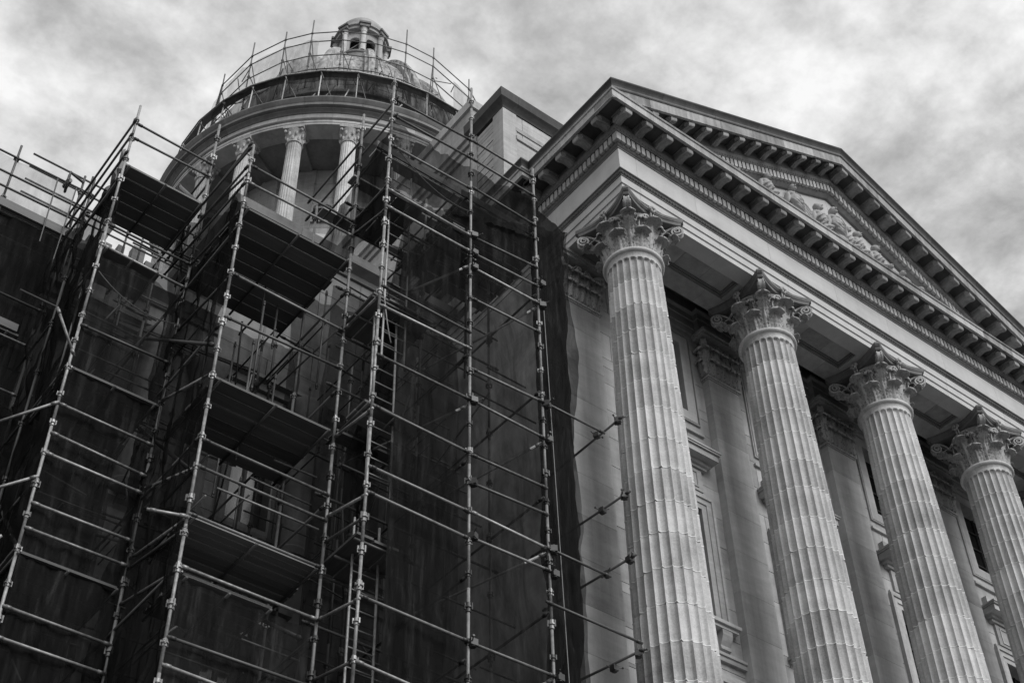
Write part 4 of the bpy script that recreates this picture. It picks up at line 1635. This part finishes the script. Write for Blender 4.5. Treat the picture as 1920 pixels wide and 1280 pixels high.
V2, V1, V7, V3, V4, V5, V6 = (7.2, 12.0), (8.78, 12.0), (10.11, 12.0), (7.2, 12.93), (5.34, 12.93), (5.34, 14.55), (3.96, 14.55)
pole('main', *V2, 21.75)
pole('main', *V1, 22.6, m='tube_mid')
pole('main', *V7, 21.35, m='tube_mid')
pole('main', *V3, 21.55, m='tube_mid')
pole('step', *V4, 19.25)
pole('side', *V5, 21.5, m='tube_mid')
pole('side', *V6, 20.9)
# darker inner poles
for sc, x, y, zt in (('main', 8.78, 13.3, 20.8), ('main', 10.11, 13.3, 20.6), ('main', 7.2, 14.25, 20.4), ('step', 5.34, 16.1, 19.6), ('side', 3.96, 16.05, 20.5),
                     ('step', 7.2, 15.6, 18.6), ('step', 6.3, 16.6, 18.3), ('step', 5.34, 17.6, 20.2), ('side', 3.96, 17.5, 20.4), ('main', 8.78, 15.0, 19.0), ('main', 10.11, 15.4, 19.4), ('main', 8.0, 16.8, 21.0), ('main', 9.6, 16.8, 20.0), ('step', 6.9, 17.2, 19.7)):
    pole(sc, x, y, zt, m='tube_mid' if y < 15.7 else 'tube_dark', step=1.0, z_from=9)
LED = [
    ('main', V2, V1, [(20.94, 21.05, 'd'), (20.49, 20.58, 'd'), (19.72, 19.76, 't'), (18.63, 18.63, 't'), (18.23, 18.25, 't'), (16.49, 16.49, 'd'), (16.09, 16.15, 't'), (15.13, 15.14, 't'), (14.2, 14.16, 't'), (13.18, 13.18, 't'), (12.77, 12.76, 't'), (11.23, 11.2, 't'), (10.36, 10.28, 't')]),
    ('main', V1, V7, [(21.07, 21.08, 'd'), (20.58, 20.55, 'd'), (19.84, 19.8, 'd'), (18.62, 18.74, 't'), (18.24, 18.32, 't'), (17.91, 17.91, 't'), (17.22, 17.29, 't'), (15.76, 15.81, 't'), (15.15, 15.13, 't'), (14.16, 14.19, 't'), (13.67, 13.76, 'd'), (13.19, 13.15, 't'), (12.77, 12.79, 't'), (11.2, 11.2, 't')]),
    ('step', V4, V3, [(18.73, 18.72, 't'), (18.33, 18.39, 't'), (16.34, 16.32, 't'), (15.48, 15.56, 'd'), (13.31, 13.31, 't'), (12.88, 12.88, 't'), (12.15, 12.15, 't'), (11.4, 11.38, 't'), (10.45, 10.47, 'd'), (10.1, 10.05, 't')]),
    ('side', V6, V5, [(20.4, 20.39, 'd'), (20.03, 20.05, 'd'), (17.93, 17.91, 'd'), (17.46, 17.41, 't'), (15.81, 15.85, 'd'), (14.34, 14.32, 't'), (13.84, 13.76, 't'), (13.5, 13.48, 't'), (12.7, 12.7, 't'), (12.32, 12.31, 't'), (11.19, 11.19, 't'), (10.78, 10.79, 't')]),
    ('main', V2, V3, [(18.77, 18.75, 't'), (18.17, 18.42, 't'), (16.32, 16.36, 't'), (14.15, 14.31, 't'), (12.72, 12.96, 't'), (12.38, 12.57, 't'), (11.19, 11.41, 't'), (10.37, 10.56, 't')]),
    ('step', V4, V5, [(18.57, 19.02, 'd'), (12.09, 12.43, 't'), (11.94, 12.27, 'd'), (11.35, 11.75, 't'), (12.86, 13.56, 't'), (14.45, 15.13, 't'), (17.75, 17.95, 'd'), (16.3, 16.5, 'd')]),
]
for sc, A, B, l in LED:
    for za, zb_, m in l:
        dx = 0.03
        mm_ = 'tube_dark' if m == 'd' else ('tube' if rs.random() < (0.35 if A is V1 else 0.6) else 'tube_mid')
        tube(sc, (A[0], A[1] - dx, za), (B[0], B[1] - dx, zb_ + rs.uniform(-0.02, 0.02)), mm_)
# guard rails running back
for z in (20.97, 20.5):
    tube('main', (7.24, 11.9, z), (7.24, 14.7, z - 0.03), 'tube_dark')
for z in (20.42, 20.05, 19.6):
    tube('side', (3.93, 14.45, z), (3.93, 17.0, z - 0.02), 'tube_dark')
for z in (19.15, 18.7, 18.3):
    tube('step', (5.30, 12.9, z), (5.30, 15.6, z + 0.25), 'tube_dark')
for z in (20.4, 20.0):
    tube('side', (5.37, 14.5, z), (5.37, 16.3, z), 'tube_dark')
# tubes that stick out to the right of the netting
for z, x1 in ((15.82, 11.28), (13.16, 11.16), (12.28, 11.66)):
    tube('main', (10.0, 11.96, z), (x1, 11.96, z), 'tube_dark' if z < 15 else 'tube_dark')
for x0, z0, x1, y1, z1 in ((11.60, 16.27, 11.35, 13.6, 15.95), (11.60, 14.80, 11.35, 13.9, 14.7), (11.60, 13.66, 11.3, 13.6, 13.55), (11.60, 12.12, 11.3, 13.7, 12.15)):
    tube('main', (x0, 11.85, z0), (x1, y1, z1), 'tube_dark', 'brace')
    put('clamp', clamp_d, SCF['main'], (x0 - 0.01, 11.98, z0 - 0.02), (0, 0, rs.random() * 6), (1.1, 1.1, 1.1))
    put('clamp', clamp_d, SCF['main'], (x0 - 0.08, 12.4, z0 - 0.06), (0, 0, rs.random() * 6), (1.0, 1.0, 1.0))
for z in (18.4, 17.9, 15.12, 13.17, 12.77, 11.2, 15.8):
    put('clamp', clamp_d, SCF['main'], (V7[0] + 0.05, V7[1] - 0.04, z), (0, 0, rs.random() * 6), (1.15, 1.15, 1.15))
for z in (18.65, 18.25, 17.92, 15.15, 13.68, 12.8, 11.2):
    put('clamp', clamp_d, SCF['main'], (V1[0] + 0.04, V1[1] - 0.04, z), (0, 0, rs.random() * 6), (1.1, 1.1, 1.1))
# diagonals inside the netting bay
for a, c in (((10.11, 12.05, 15.1), (8.78, 13.3, 14.0)), ((10.11, 12.05, 17.9), (8.78, 13.3, 16.7)), ((10.11, 12.05, 13.15), (8.78, 13.3, 12.3)), ((10.11, 12.0, 11.2), (8.9, 13.3, 10.3)),
             ((8.78, 12.05, 15.1), (7.5, 13.3, 14.2)), ((8.78, 12.05, 18.0), (7.4, 13.3, 17.0))):
    tube('main', a, c, 'tube', 'brace')
for x in (8.78, 10.11):
    for z in (19.7, 18.2, 16.1, 14.1, 12.2, 11.0):
        tube('main', (x, 12.05, z), (x, 15.0, z + 0.05), 'tube_dark', 'transom')
for z in (19.6, 17.6, 15.6, 13.6, 11.6, 10.0):
    tube('main', (7.2, 13.3, z), (10.3, 13.3, z), 'tube_dark')
    tube('main', (7.2, 15.0, z + 0.3), (10.3, 15.2, z + 0.3), 'tube_dark')
    tube('step', (5.34, 16.1, z + 0.2), (7.2, 15.9, z + 0.2), 'tube_dark')
    tube('step', (5.34, 17.6, z - 0.3), (8.0, 17.3, z - 0.3), 'tube_dark')
    tube('side', (3.96, 16.05, z), (5.34, 16.1, z), 'tube_dark')
    tube('side', (3.96, 14.6, z - 0.5), (3.96, 17.5, z - 0.5), 'tube_dark', 'transom')
    tube('step', (7.2, 13.0, z - 0.4), (7.2, 16.6, z - 0.4), 'tube_dark', 'transom')
    tube('step', (5.34, 13.0, z - 0.2), (5.34, 17.6, z - 0.2), 'tube_dark', 'transom')
# long rakers in the stepped bays
for a, c in (((5.3, 13.0, 15.0), (5.3, 17.3, 18.6)), ((5.45, 13.2, 13.0), (5.45, 17.0, 16.9)), ((7.1, 13.1, 11.2), (7.1, 16.4, 13.8)), ((4.0, 14.6, 12.0), (4.0, 17.3, 15.0)), ((6.4, 13.4, 9.6), (5.6, 16.8, 12.2)), ((5.34, 14.6, 19.4), (5.34, 15.9, 21.2))):
    tube('step', a, c, 'tube_dark', 'raker', r=0.028)
# small stray tubes catching light
tube('side', (3.96, 14.4, 15.1), (3.55, 14.35, 15.75), 'tube', 'stray_tube')
tube('side', (3.96, 14.5, 14.35), (3.30, 15.0, 13.95), 'tube', 'stray_tube')
tube('side', (3.96, 14.5, 13.1), (3.10, 15.2, 12.7), 'tube', 'stray_tube')
tube('side', (3.7, 14.4, 12.0), (3.1, 15.2, 11.5), 'tube', 'stray_tube')
tube('step', (5.34, 12.9, 12.1), (4.86, 13.0, 12.05), 'tube', 'stray_tube')


def deck(sc, x0, x1, y0, y1, z, along='x', m='plank', bw=0.225, edge=True, miss=()):
    L_ = (y1 - y0) if along == 'x' else (x1 - x0)
    n = max(1, int(L_ / bw))
    w = L_ / n
    for i in range(n):
        if i in miss:
            continue
        b = MB()
        j = rs.uniform(-0.012, 0.012)
        e = rs.uniform(-0.05, 0.06)
        if along == 'x':
            b.box(x0 + e * 0.3, x1 + e, y0 + i * w + 0.010, y0 + (i + 1) * w - 0.010, z + j, z + j + 0.038)
        else:
            b.box(x0 + i * w + 0.010, x0 + (i + 1) * w - 0.010, y0 + e * 0.3, y1 + e, z + j, z + j + 0.038)
        b.build('board', m if along == 'x' else m + ('_y' if m == 'plank' else ''), SCF[sc])
    # bearers under the boards
    for t in (0.03, 0.5, 0.97):
        if along == 'x':
            xx = x0 + (x1 - x0) * t
            tube(sc, (xx, y0 - 0.05, z - 0.045), (xx, y1 + 0.05, z - 0.045), 'tube_dark', 'bearer', ends=False)
        else:
            yy = y0 + (y1 - y0) * t
            tube(sc, (x0, yy, z - 0.045), (x1, yy, z - 0.045), 'tube_dark', 'bearer', ends=False)
    if edge:
        b = MB(); b.box(x0, x1, y0 - 0.03, y0, z + 0.04, z + 0.19); b.build('toe_board', 'plank', SCF[sc])


deck('side', 3.99, 5.33, 14.55, 15.78, 19.39, edge=False)
deck('step', 5.37, 7.19, 12.95, 14.92, 17.84, edge=False)
deck('step', 5.40, 7.16, 12.95, 14.36, 14.42, edge=False)
deck('step', 5.36, 7.18, 12.95, 13.98, 12.16, edge=False, bw=0.12)
deck('step', 5.42, 6.6, 12.95, 13.94, 11.33, edge=False, bw=0.15)
deck('side', 3.98, 5.28, 14.55, 15.84, 15.04, edge=False)
deck('side', 3.93, 5.30, 14.55, 15.6, 11.98, edge=False)
deck('side', 4.0, 4.88, 14.55, 15.3, 17.47, edge=False)
deck('side', 4.1, 5.2, 15.9, 17.4, 13.0, along='y', edge=False)
# ladder bay decks
deck('main', 7.25, 8.75, 12.1, 13.2, 18.85, along='y', miss=(3, 4), bw=0.24, edge=False)
deck('main', 7.25, 8.3, 12.25, 13.25, 16.6, along='y', bw=0.24, miss=(4,), edge=False)
deck('main', 7.25, 8.2, 12.25, 13.2, 14.5, along='x', bw=0.20, miss=(2,), edge=False)
deck('main', 7.25, 8.3, 12.25, 13.2, 12.3, along='y', bw=0.22, miss=(3,), edge=False)
deck('main', 8.8, 10.6, 12.3, 14.2, 19.9, along='x')
deck('main', 7.3, 10.4, 12.6, 14.4, 20.35, along='x', m='plank_light', miss=(1, 2, 4, 5, 6))
# boards dangling in the bay between V4 and V5
# far left
for x, zt in ((2.83, 21.4), (4.0, 21.45), (1.55, 21.3), (0.3, 21.2)):
    pole('left', x, 16.9, zt, m='tube_dark', step=1.0)
for z in (21.0, 20.55, 20.22):
    tube('left', (-1.0, 16.87, z), (4.25, 16.87, z + 0.05), 'tube_dark')
for z in (18.0, 17.2, 15.1, 13.1, 11.9, 16.2, 14.0):
    tube('left', (-1.0, 16.87, z), (3.99, 16.87, z), 'tube_dark' if z > 17.5 else 'tube')
deck('left', -1.0, 4.1, 16.95, 18.4, 19.75, along='x')
deck('left', -1.0, 3.7, 16.95, 18.4, 17.4, along='x')
b = MB(); b.box(-1.0, 4.15, 16.85, 16.88, 19.80, 19.98); b.build('toe_board', 'plank', SCF['left'])
b = MB(); b.box(-1.0, 3.2, 16.95, 17.2, 17.44, 17.62); b.build('toe_board', 'plank', SCF['left'])
b = MB(); b.box(-1.0, 4.2, 18.9, 19.1, 20.15, 20.35); b.build('toe_board', 'plank', SCF['left'])
for z0 in (18.6, 16.3, 14.0):
    tube('left', (0.4, 17.0, z0 - 1.2), (3.0, 18.2, z0), 'tube_dark', 'brace')

# pulley on the end pole
pu = thing('pulley', 'dark gin wheel pulley with rope hanging from the far left scaffold', 'pulley')
b = MB()
cxp, cyp, czp = 3.72, 16.8, 20.95
for i in range(16):
    a0, a1 = 2 * PI * i / 16, 2 * PI * (i + 1) / 16
    f = lambda a: (cxp + 0.035 * math.cos(a), cyp + 0.14 * math.cos(a), czp + 0.16 * math.sin(a))
    b.tube(f(a0), f(a1), 0.024, 6)
b.tube((cxp, cyp - 0.1, czp), (cxp, cyp + 0.1, czp), 0.05, 8)
b.build('wheel', 'coupler_dark', pu)
b = MB(); b.tube((cxp, cyp, czp), (cxp, cyp, czp + 0.32), 0.02, 6); b.tube((cxp, cyp, czp + 0.3), (4.0, 16.88, czp + 0.3), 0.024, 8); b.build('hanger', 'coupler_dark', pu)
b = MB(); b.tube((cxp + 0.17, cyp, czp), (cxp + 0.15, cyp, czp - 2.4), 0.012, 6); b.tube((cxp - 0.17, cyp, czp), (cxp - 0.14, cyp, czp - 1.6), 0.012, 6); b.build('rope', 'tube_dark', pu)

# ladders in the ladder bay
def ladder(x, y, zb, zt, lean, label):
    t = thing('ladder', label, 'ladder', 'ladders in the scaffold bay')
    w = 0.19
    for s in (-1, 1):
        b = MB(); b.tube((x + s * w / 1, y, zb), (x + s * w / 1 + lean * 0.3, y + lean, zt), 0.017, 8); b.build('stile', 'tube', t)
    n = int((zt - zb) / 0.27)
    for i in range(1, n):
        u = i / n
        b = MB(); b.tube((x - w + lean * 0.3 * u, y + lean * u, zb + (zt - zb) * u), (x + w + lean * 0.3 * u, y + lean * u, zb + (zt - zb) * u), 0.011, 6); b.build('rung', 'coupler', t)


ladder(7.74, 12.42, 15.6, 20.0, 0.12, 'aluminium ladder in the scaffold bay, the upper one by the light boards')
ladder(7.62, 12.40, 13.2, 16.9, 0.18, 'aluminium ladder halfway down the scaffold bay, between two short decks')
ladder(7.60, 12.5, 9.0, 12.9, 0.15, 'aluminium ladder low in the scaffold bay beside the dark window')

# ------------------------------------------------------------------ netting
def net(name, label, c00, c10, c01, c11, m, nu=40, nv=70, amp=0.05, seed=0, wav=0.0, group=None, sag=0.0, fold=2.2):
    """c00 bottom start, c10 bottom end, c01 top start, c11 top end"""
    c00, c10, c01, c11 = map(Vector, (c00, c10, c01, c11))
    nrm = (c10 - c00).cross(c01 - c00).normalized()
    ed = (c10 - c00).normalized()
    b = MB()
    rr = []
    for j in range(nv + 1):
        v = j / nv
        row = []
        for i in range(nu + 1):
            u = i / nu
            p = c00.lerp(c10, u).lerp(c01.lerp(c11, u), v)
            s = 1 - 2.2 * abs(noise.fractal(Vector((p.x * fold + p.y * fold, p.z * 0.42 + 0.3 * p.x, seed)), 0.8, 2.1, 4))
            s2 = noise.noise(Vector((p.x * 0.7 + p.y, p.z * 0.5, seed + 9)))
            p = p + nrm * (amp * s + amp * 1.2 * s2)
            if wav:
                p = p + ed * (wav * (u ** 6) * (0.6 * noise.noise(Vector((0, p.z * 0.6, seed))) + 0.4 * noise.noise(Vector((3, p.z * 2.1, seed)))))
            if sag:
                p = p + Vector((0, 0, -sag * 4 * u * (1 - u) * (v ** 2)))
            row.append(p)
        rr.append(row)
    b.rings(rr, closed=False, caps=False)
    o = b.build(name, m, None, smooth=True)
    return tag(o, label, 'netting', group)


net('debris_net', 'large black debris net hanging in front of the wall beside the first fluted column', (7.62, 12.16, 0), (10.72, 12.2, 0), (7.62, 12.16, 18.75), (10.98, 12.2, 20.4), 'net', 90, 170, 0.055, 3, wav=0.16)
net('debris_net', 'folded black net strip bunched at the right edge of the scaffold', (10.14, 12.26, 0), (10.70, 12.3, 0), (10.2, 12.26, 20.6), (10.96, 12.3, 20.5), 'net_deck', 24, 150, 0.07, 5, wav=0.2)
net('debris_net', 'thin see-through net round the top deck of the tall scaffold', (7.24, 12.12, 18.8), (10.1, 12.12, 19.6), (7.24, 12.12, 20.55), (10.3, 12.12, 20.75), 'net', 60, 30, 0.06, 6, sag=0.16)
net('debris_net', 'dark net sloping along the side of the top deck towards the drum columns', (7.2, 12.1, 17.9), (7.2, 14.9, 18.3), (7.2, 12.1, 20.3), (7.2, 14.9, 18.9), 'net', 40, 30, 0.05, 7)
net('debris_net', 'long dark folded net down the side of the stepped scaffold', (5.30, 12.98, 0), (5.30, 14.9, 0), (5.30, 12.98, 18.2), (5.30, 15.3, 19.3), 'net', 40, 120, 0.10, 8)
net('debris_net', 'tall dark net down the outermost side below the highest left deck', (3.92, 14.7, 0), (3.92, 16.8, 0), (3.92, 14.6, 19.8), (3.92, 16.8, 19.0), 'net', 50, 120, 0.12, 9)
net('debris_net', 'dark net behind the board decks of the stepped scaffold', (5.4, 15.2, 0), (7.7, 15.2, 0), (5.4, 15.2, 17.6), (7.7, 15.2, 17.9), 'net_mid', 30, 80, 0.06, 10)
net('debris_net', 'dark net under the highest left deck, behind its outer poles', (3.95, 15.9, 0), (5.3, 15.9, 0), (3.95, 15.9, 17.6), (5.3, 15.9, 17.4), 'net_mid', 30, 80, 0.06, 11)
net('debris_net', 'dark net across the far left scaffold below its pale toe board', (-1.2, 17.0, 0), (3.95, 17.0, 0), (-1.2, 17.0, 19.8), (3.95, 17.0, 19.75), 'net', 50, 100, 0.05, 12)
net('debris_net', 'pale see-through net above the far left deck against the sky', (-1.2, 16.9, 19.95), (3.95, 16.9, 19.98), (-1.2, 16.9, 21.05), (3.9, 16.9, 21.0), 'net_pale', 40, 12, 0.02, 13)
# loose swags of net hanging behind the tubes
net('debris_net', 'swag of dark net gathered at the corner above the ladder', (7.30, 12.9, 13.6), (7.9, 13.3, 13.4), (7.7, 12.3, 18.5), (8.3, 12.6, 18.3), 'net', 24, 50, 0.08, 14)
net('debris_net', 'dark net curtain between the low decks at the bottom of the ladder bay', (7.75, 12.25, 9.0), (8.6, 12.3, 9.0), (7.62, 12.25, 14.0), (8.7, 12.3, 14.0), 'net', 24, 50, 0.07, 15)

# ================================================================== SCAFFOLD RING ROUND THE DOME
ring = thing('scaffold', 'ring scaffold round the foot of the dome with pale netting', 'scaffold')
SCF['dome'] = ring


def cyl(r, ad, z):
    a = math.radians(ad)
    return (DX + r * math.cos(a), DY + r * math.sin(a), z)


TRD = 0.029
PAD = [178.1 - 360, -163.3, -148.0, -137.3, -125.5, -112.4, -101.4, -89.6, -69.9, -50, -28, -6, 16, 38, 60, 82, 104, 126, 148]
for k, ad in enumerate(PAD):
    x, y, _ = cyl(6.55, ad, 0)
    b = MB(); b.tube((x, y, 50.4), (x, y, (55.2 if k not in (4, 5) else 54.0) + 0.25 * math.sin(k * 2.3)), TRD, 6)
    o = b.build('standard', 'tube_dark', ring)
    for z in (54.35, 53.7, 52.8, 51.9, 51.2):
        b = MB(); b.tube((x, y, z - 0.05), (x, y, z + 0.05), TRD * 1.7, 6); b.build('coupler', 'coupler_dark', o)
    nx = PAD[(k + 1) % len(PAD)]
    for z in (54.3, 53.65, 52.6, 51.6):
        b = MB(); b.tube(cyl(6.58, ad, z), cyl(6.58, nx, z), TRD * 0.85, 6); b.build('ledger', 'tube_dark', ring)
    # braces down to the dome and short props
    b = MB(); b.tube(cyl(6.55, ad, 54.0), cyl(5.9, ad + 2, 51.2), TRD * 0.8, 6); b.build('brace', 'tube_dark', ring)
    b = MB(); b.tube(cyl(6.55, ad, 53.0), cyl(6.5, (ad + (nx if nx > ad else nx + 360)) / 2, 50.6), TRD * 0.8, 6); b.build('brace', 'tube_dark', ring)
b = MB()
for ad in range(-186, 170, 9):
    pass
rr5 = random.Random(55)
for k in range(44):
    ad = rr5.uniform(-188, 20)
    z = rr5.uniform(50.6, 53.4)
    b = MB(); b.tube(cyl(rr5.uniform(6.3, 6.7), ad, z), cyl(rr5.uniform(5.9, 6.6), ad + rr5.uniform(-7, 7), z + rr5.uniform(-1.4, 1.2)), 0.022, 6); b.build('brace', 'tube_dark', ring)
for k in range(22):
    ad = rr5.uniform(-188, 20)
    b = MB(); b.tube(cyl(7.3, ad, 47.66), cyl(7.0, ad + rr5.uniform(-6, 6), rr5.uniform(48.3, 49.9)), 0.028, 6); b.build('brace', 'tube' if k % 2 else 'tube_dark', ring)
for k in range(14):
    ad = rr5.uniform(-180, 10)
    b = MB(); b.tube(cyl(7.7, ad, 47.72), cyl(7.7, ad + rr5.uniform(6, 14), 47.72 + rr5.uniform(0, 0.25)), 0.045, 6); b.build('pipe', 'tube', ring)
# lower row standing on the cornice, with deck above it
for k in range(32):
    ad = -186 + k * 360 / 32
    b = MB(); b.tube(cyl(7.55, ad, 47.64), cyl(7.45, ad, 50.0), TRD, 6); o = b.build('standard', 'tube', ring)
    nx = ad + 360 / 32
    for z in (48.1, 50.0):
        b = MB(); b.tube(cyl(7.56, ad, z), cyl(7.56, nx, z), TRD, 6); b.build('ledger', 'tube', ring)
    b = MB()
    q = [cyl(7.2, ad, 50.06), cyl(7.5, ad, 50.06), cyl(7.5, nx, 50.06), cyl(7.2, nx, 50.06)]
    b.prism(q, [(x, y, z + 0.05) for x, y, z in q]); b.build('board', 'plank', ring)
    b = MB(); b.tube(cyl(7.55, ad, 49.9), cyl(6.7, ad + 6, 48.2), TRD * 0.8, 6); b.build('brace', 'tube_dark', ring)


def ring_net(label, r, z0, z1, m, a0, a1, amp=0.05, seed=1, rt=None):
    b = MB()
    rr = []
    nu = int(abs(a1 - a0) / 2)
    for j in range(11):
        row = []
        for i in range(nu + 1):
            ad = a0 + (a1 - a0) * i / nu
            z = z0 + (z1 - z0) * j / 10
            R_ = r + ((rt or r) - r) * j / 10
            R_ += amp * noise.fractal(Vector((ad * 0.12, z * 0.5, seed)), 0.8, 2.0, 3)
            row.append(cyl(R_, ad, z))
        rr.append(row)
    b.rings(rr, closed=False, caps=False)
    o = b.build('debris_net', m, None, smooth=True)
    tag(o, label, 'netting')


ring_net('dark net wrapped round the steps between the dome and the drum cornice', 6.55, 49.4, 50.9, 'net', -190, 60, amp=0.15, seed=3, rt=6.7)
ring_net('thin net draped below the lower rail of the dome scaffold', 7.42, 49.5, 50.05, 'net_thin', -170, 20, amp=0.16, seed=8, rt=7.46)
ring_net('pale see-through net strung round the dome scaffold against the sky', 6.62, 51.4, 53.6, 'net_pale', -190, -134, amp=0.16, seed=4)
ring_net('pale see-through net on the right side of the dome scaffold', 6.62, 51.4, 53.6, 'net_pale', -80, 30, seed=5)

net('debris_net', 'dim net hung close to the wing wall behind the outer stepped bay', (3.6, 17.35, 0), (6.0, 17.35, 0), (3.6, 17.35, 20.2), (5.8, 17.35, 20.4), 'net_mid', 40, 80, 0.08, 21)
net('debris_net', 'dim net hung close to the wing wall behind the ladder bay', (9.3, 17.35, 0), (12.4, 17.35, 0), (9.3, 17.35, 22.4), (12.4, 17.35, 22.6), 'net_mid', 40, 80, 0.08, 24)
net('debris_net', 'thin net stretched across the front of the outer stepped bay', (4.0, 14.62, 0), (5.3, 14.62, 0), (4.0, 14.62, 17.3), (5.3, 14.62, 17.3), 'net_thin', 24, 80, 0.04, 22)
net('debris_net', 'thin net stretched across the lower front of the middle bay', (5.4, 13.0, 0), (7.15, 13.0, 0), (5.4, 13.0, 11.3), (7.15, 13.0, 11.3), 'net_thin', 24, 60, 0.04, 23)

# ------------------------------------------------------------------ thin clutter inside the scaffold bays
rc = random.Random(99)
BAYS = [('main', 7.3, 10.1, 12.5, 16.6, 9.5, 19.0, 95), ('step', 5.5, 7.1, 13.4, 17.4, 9.5, 17.6, 80), ('side', 4.0, 5.3, 14.9, 17.2, 9.5, 19.0, 70), ('left', -0.5, 3.8, 17.3, 18.0, 13.0, 19.5, 26)]
for sc, x0, x1, y0, y1, z0, z1, cnt in BAYS:
    for k in range(cnt):
        x, y, z = rc.uniform(x0, x1), rc.uniform(y0, y1), rc.uniform(z0, z1)
        t = rc.random()
        m = 'tube_dark' if rc.random() < 0.55 else 'tube_mid'
        ln = rc.uniform(0.9, 2.4)
        if t < 0.30:
            tube(sc, (x, y, z), (min(x + ln, x1 + 0.3), y, z + rc.uniform(-0.03, 0.03)), m, 'ledger', r=0.015, ends=False)
        elif t < 0.55:
            tube(sc, (x, y, z), (x, min(y + ln, y1 + 0.4), z + rc.uniform(-0.03, 0.03)), m, 'transom', r=0.015, ends=False)
        elif t < 0.78:
            tube(sc, (x, y, z), (x, y, z + ln), m, 'puncheon', r=0.016)
        else:
            tube(sc, (x, y, z), (min(x + rc.uniform(-0.9, 0.9), x1 + 0.15), min(y + ln * 0.7, y1 + 0.4), z + rc.choice((-1, 1)) * ln * 0.7), m, 'brace', r=0.015, ends=False)


def rope(label, a, c, sag, r=0.009, m='rope'):
    a, c = Vector(a), Vector(c)
    b = MB()
    n = 14
    pts = [a.lerp(c, i / n) - Vector((0, 0, sag * 4 * (i / n) * (1 - i / n))) for i in range(n + 1)]
    for p, q in zip(pts, pts[1:]):
        b.tube(p, q, r, 5)
    o = b.build('rope', m)
    tag(o, label, 'rope')


rope('pale rope looped from the near corner pole towards the ladder', (7.22, 11.97, 16.6), (7.62, 12.3, 15.85), 0.12)
rope('dark cable sagging from the tall corner pole to the second pole, high on the scaffold', (7.22, 12.0, 19.9), (8.78, 12.05, 19.3), 0.25, m='tube_dark')
rope('loose dark cable across the outer stepped bay', (4.0, 14.5, 16.9), (5.3, 14.5, 16.6), 0.2, m='tube_dark')
rope('thin dark line hanging down beside the right edge of the big net', (10.3, 12.1, 18.2), (10.45, 12.1, 11.0), 0.0, r=0.008, m='tube_dark')

# rails and posts standing on the wing roof behind the highest left deck
for z in (21.25, 21.6, 21.95, 22.3):
    tube('left', (3.2, 17.7, z), (6.6, 17.7, z), 'tube_dark', ends=False)
for x in (4.3, 4.75, 5.2, 5.5, 5.9, 6.3):
    tube('left', (x, 17.72, 20.8), (x + 0.03, 17.72, 22.5), 'tube_dark', 'puncheon', ends=False)
b = MB()
rz = random.Random(4)
for k in range(5):
    x = 4.6 + 0.28 * k
    b.box(x, x + rz.uniform(0.12, 0.25), 17.9, 18.1, 21.01, 21.1 + rz.uniform(0.1, 0.5))
b.build('board_stack', 'plank', SCF['left'])

net('debris_net', 'thin net hung across the back of the ladder bay', (7.25, 14.7, 9.0), (9.2, 14.7, 9.0), (7.25, 14.7, 18.6), (9.2, 14.7, 19.2), 'net_thin', 30, 80, 0.06, 31)
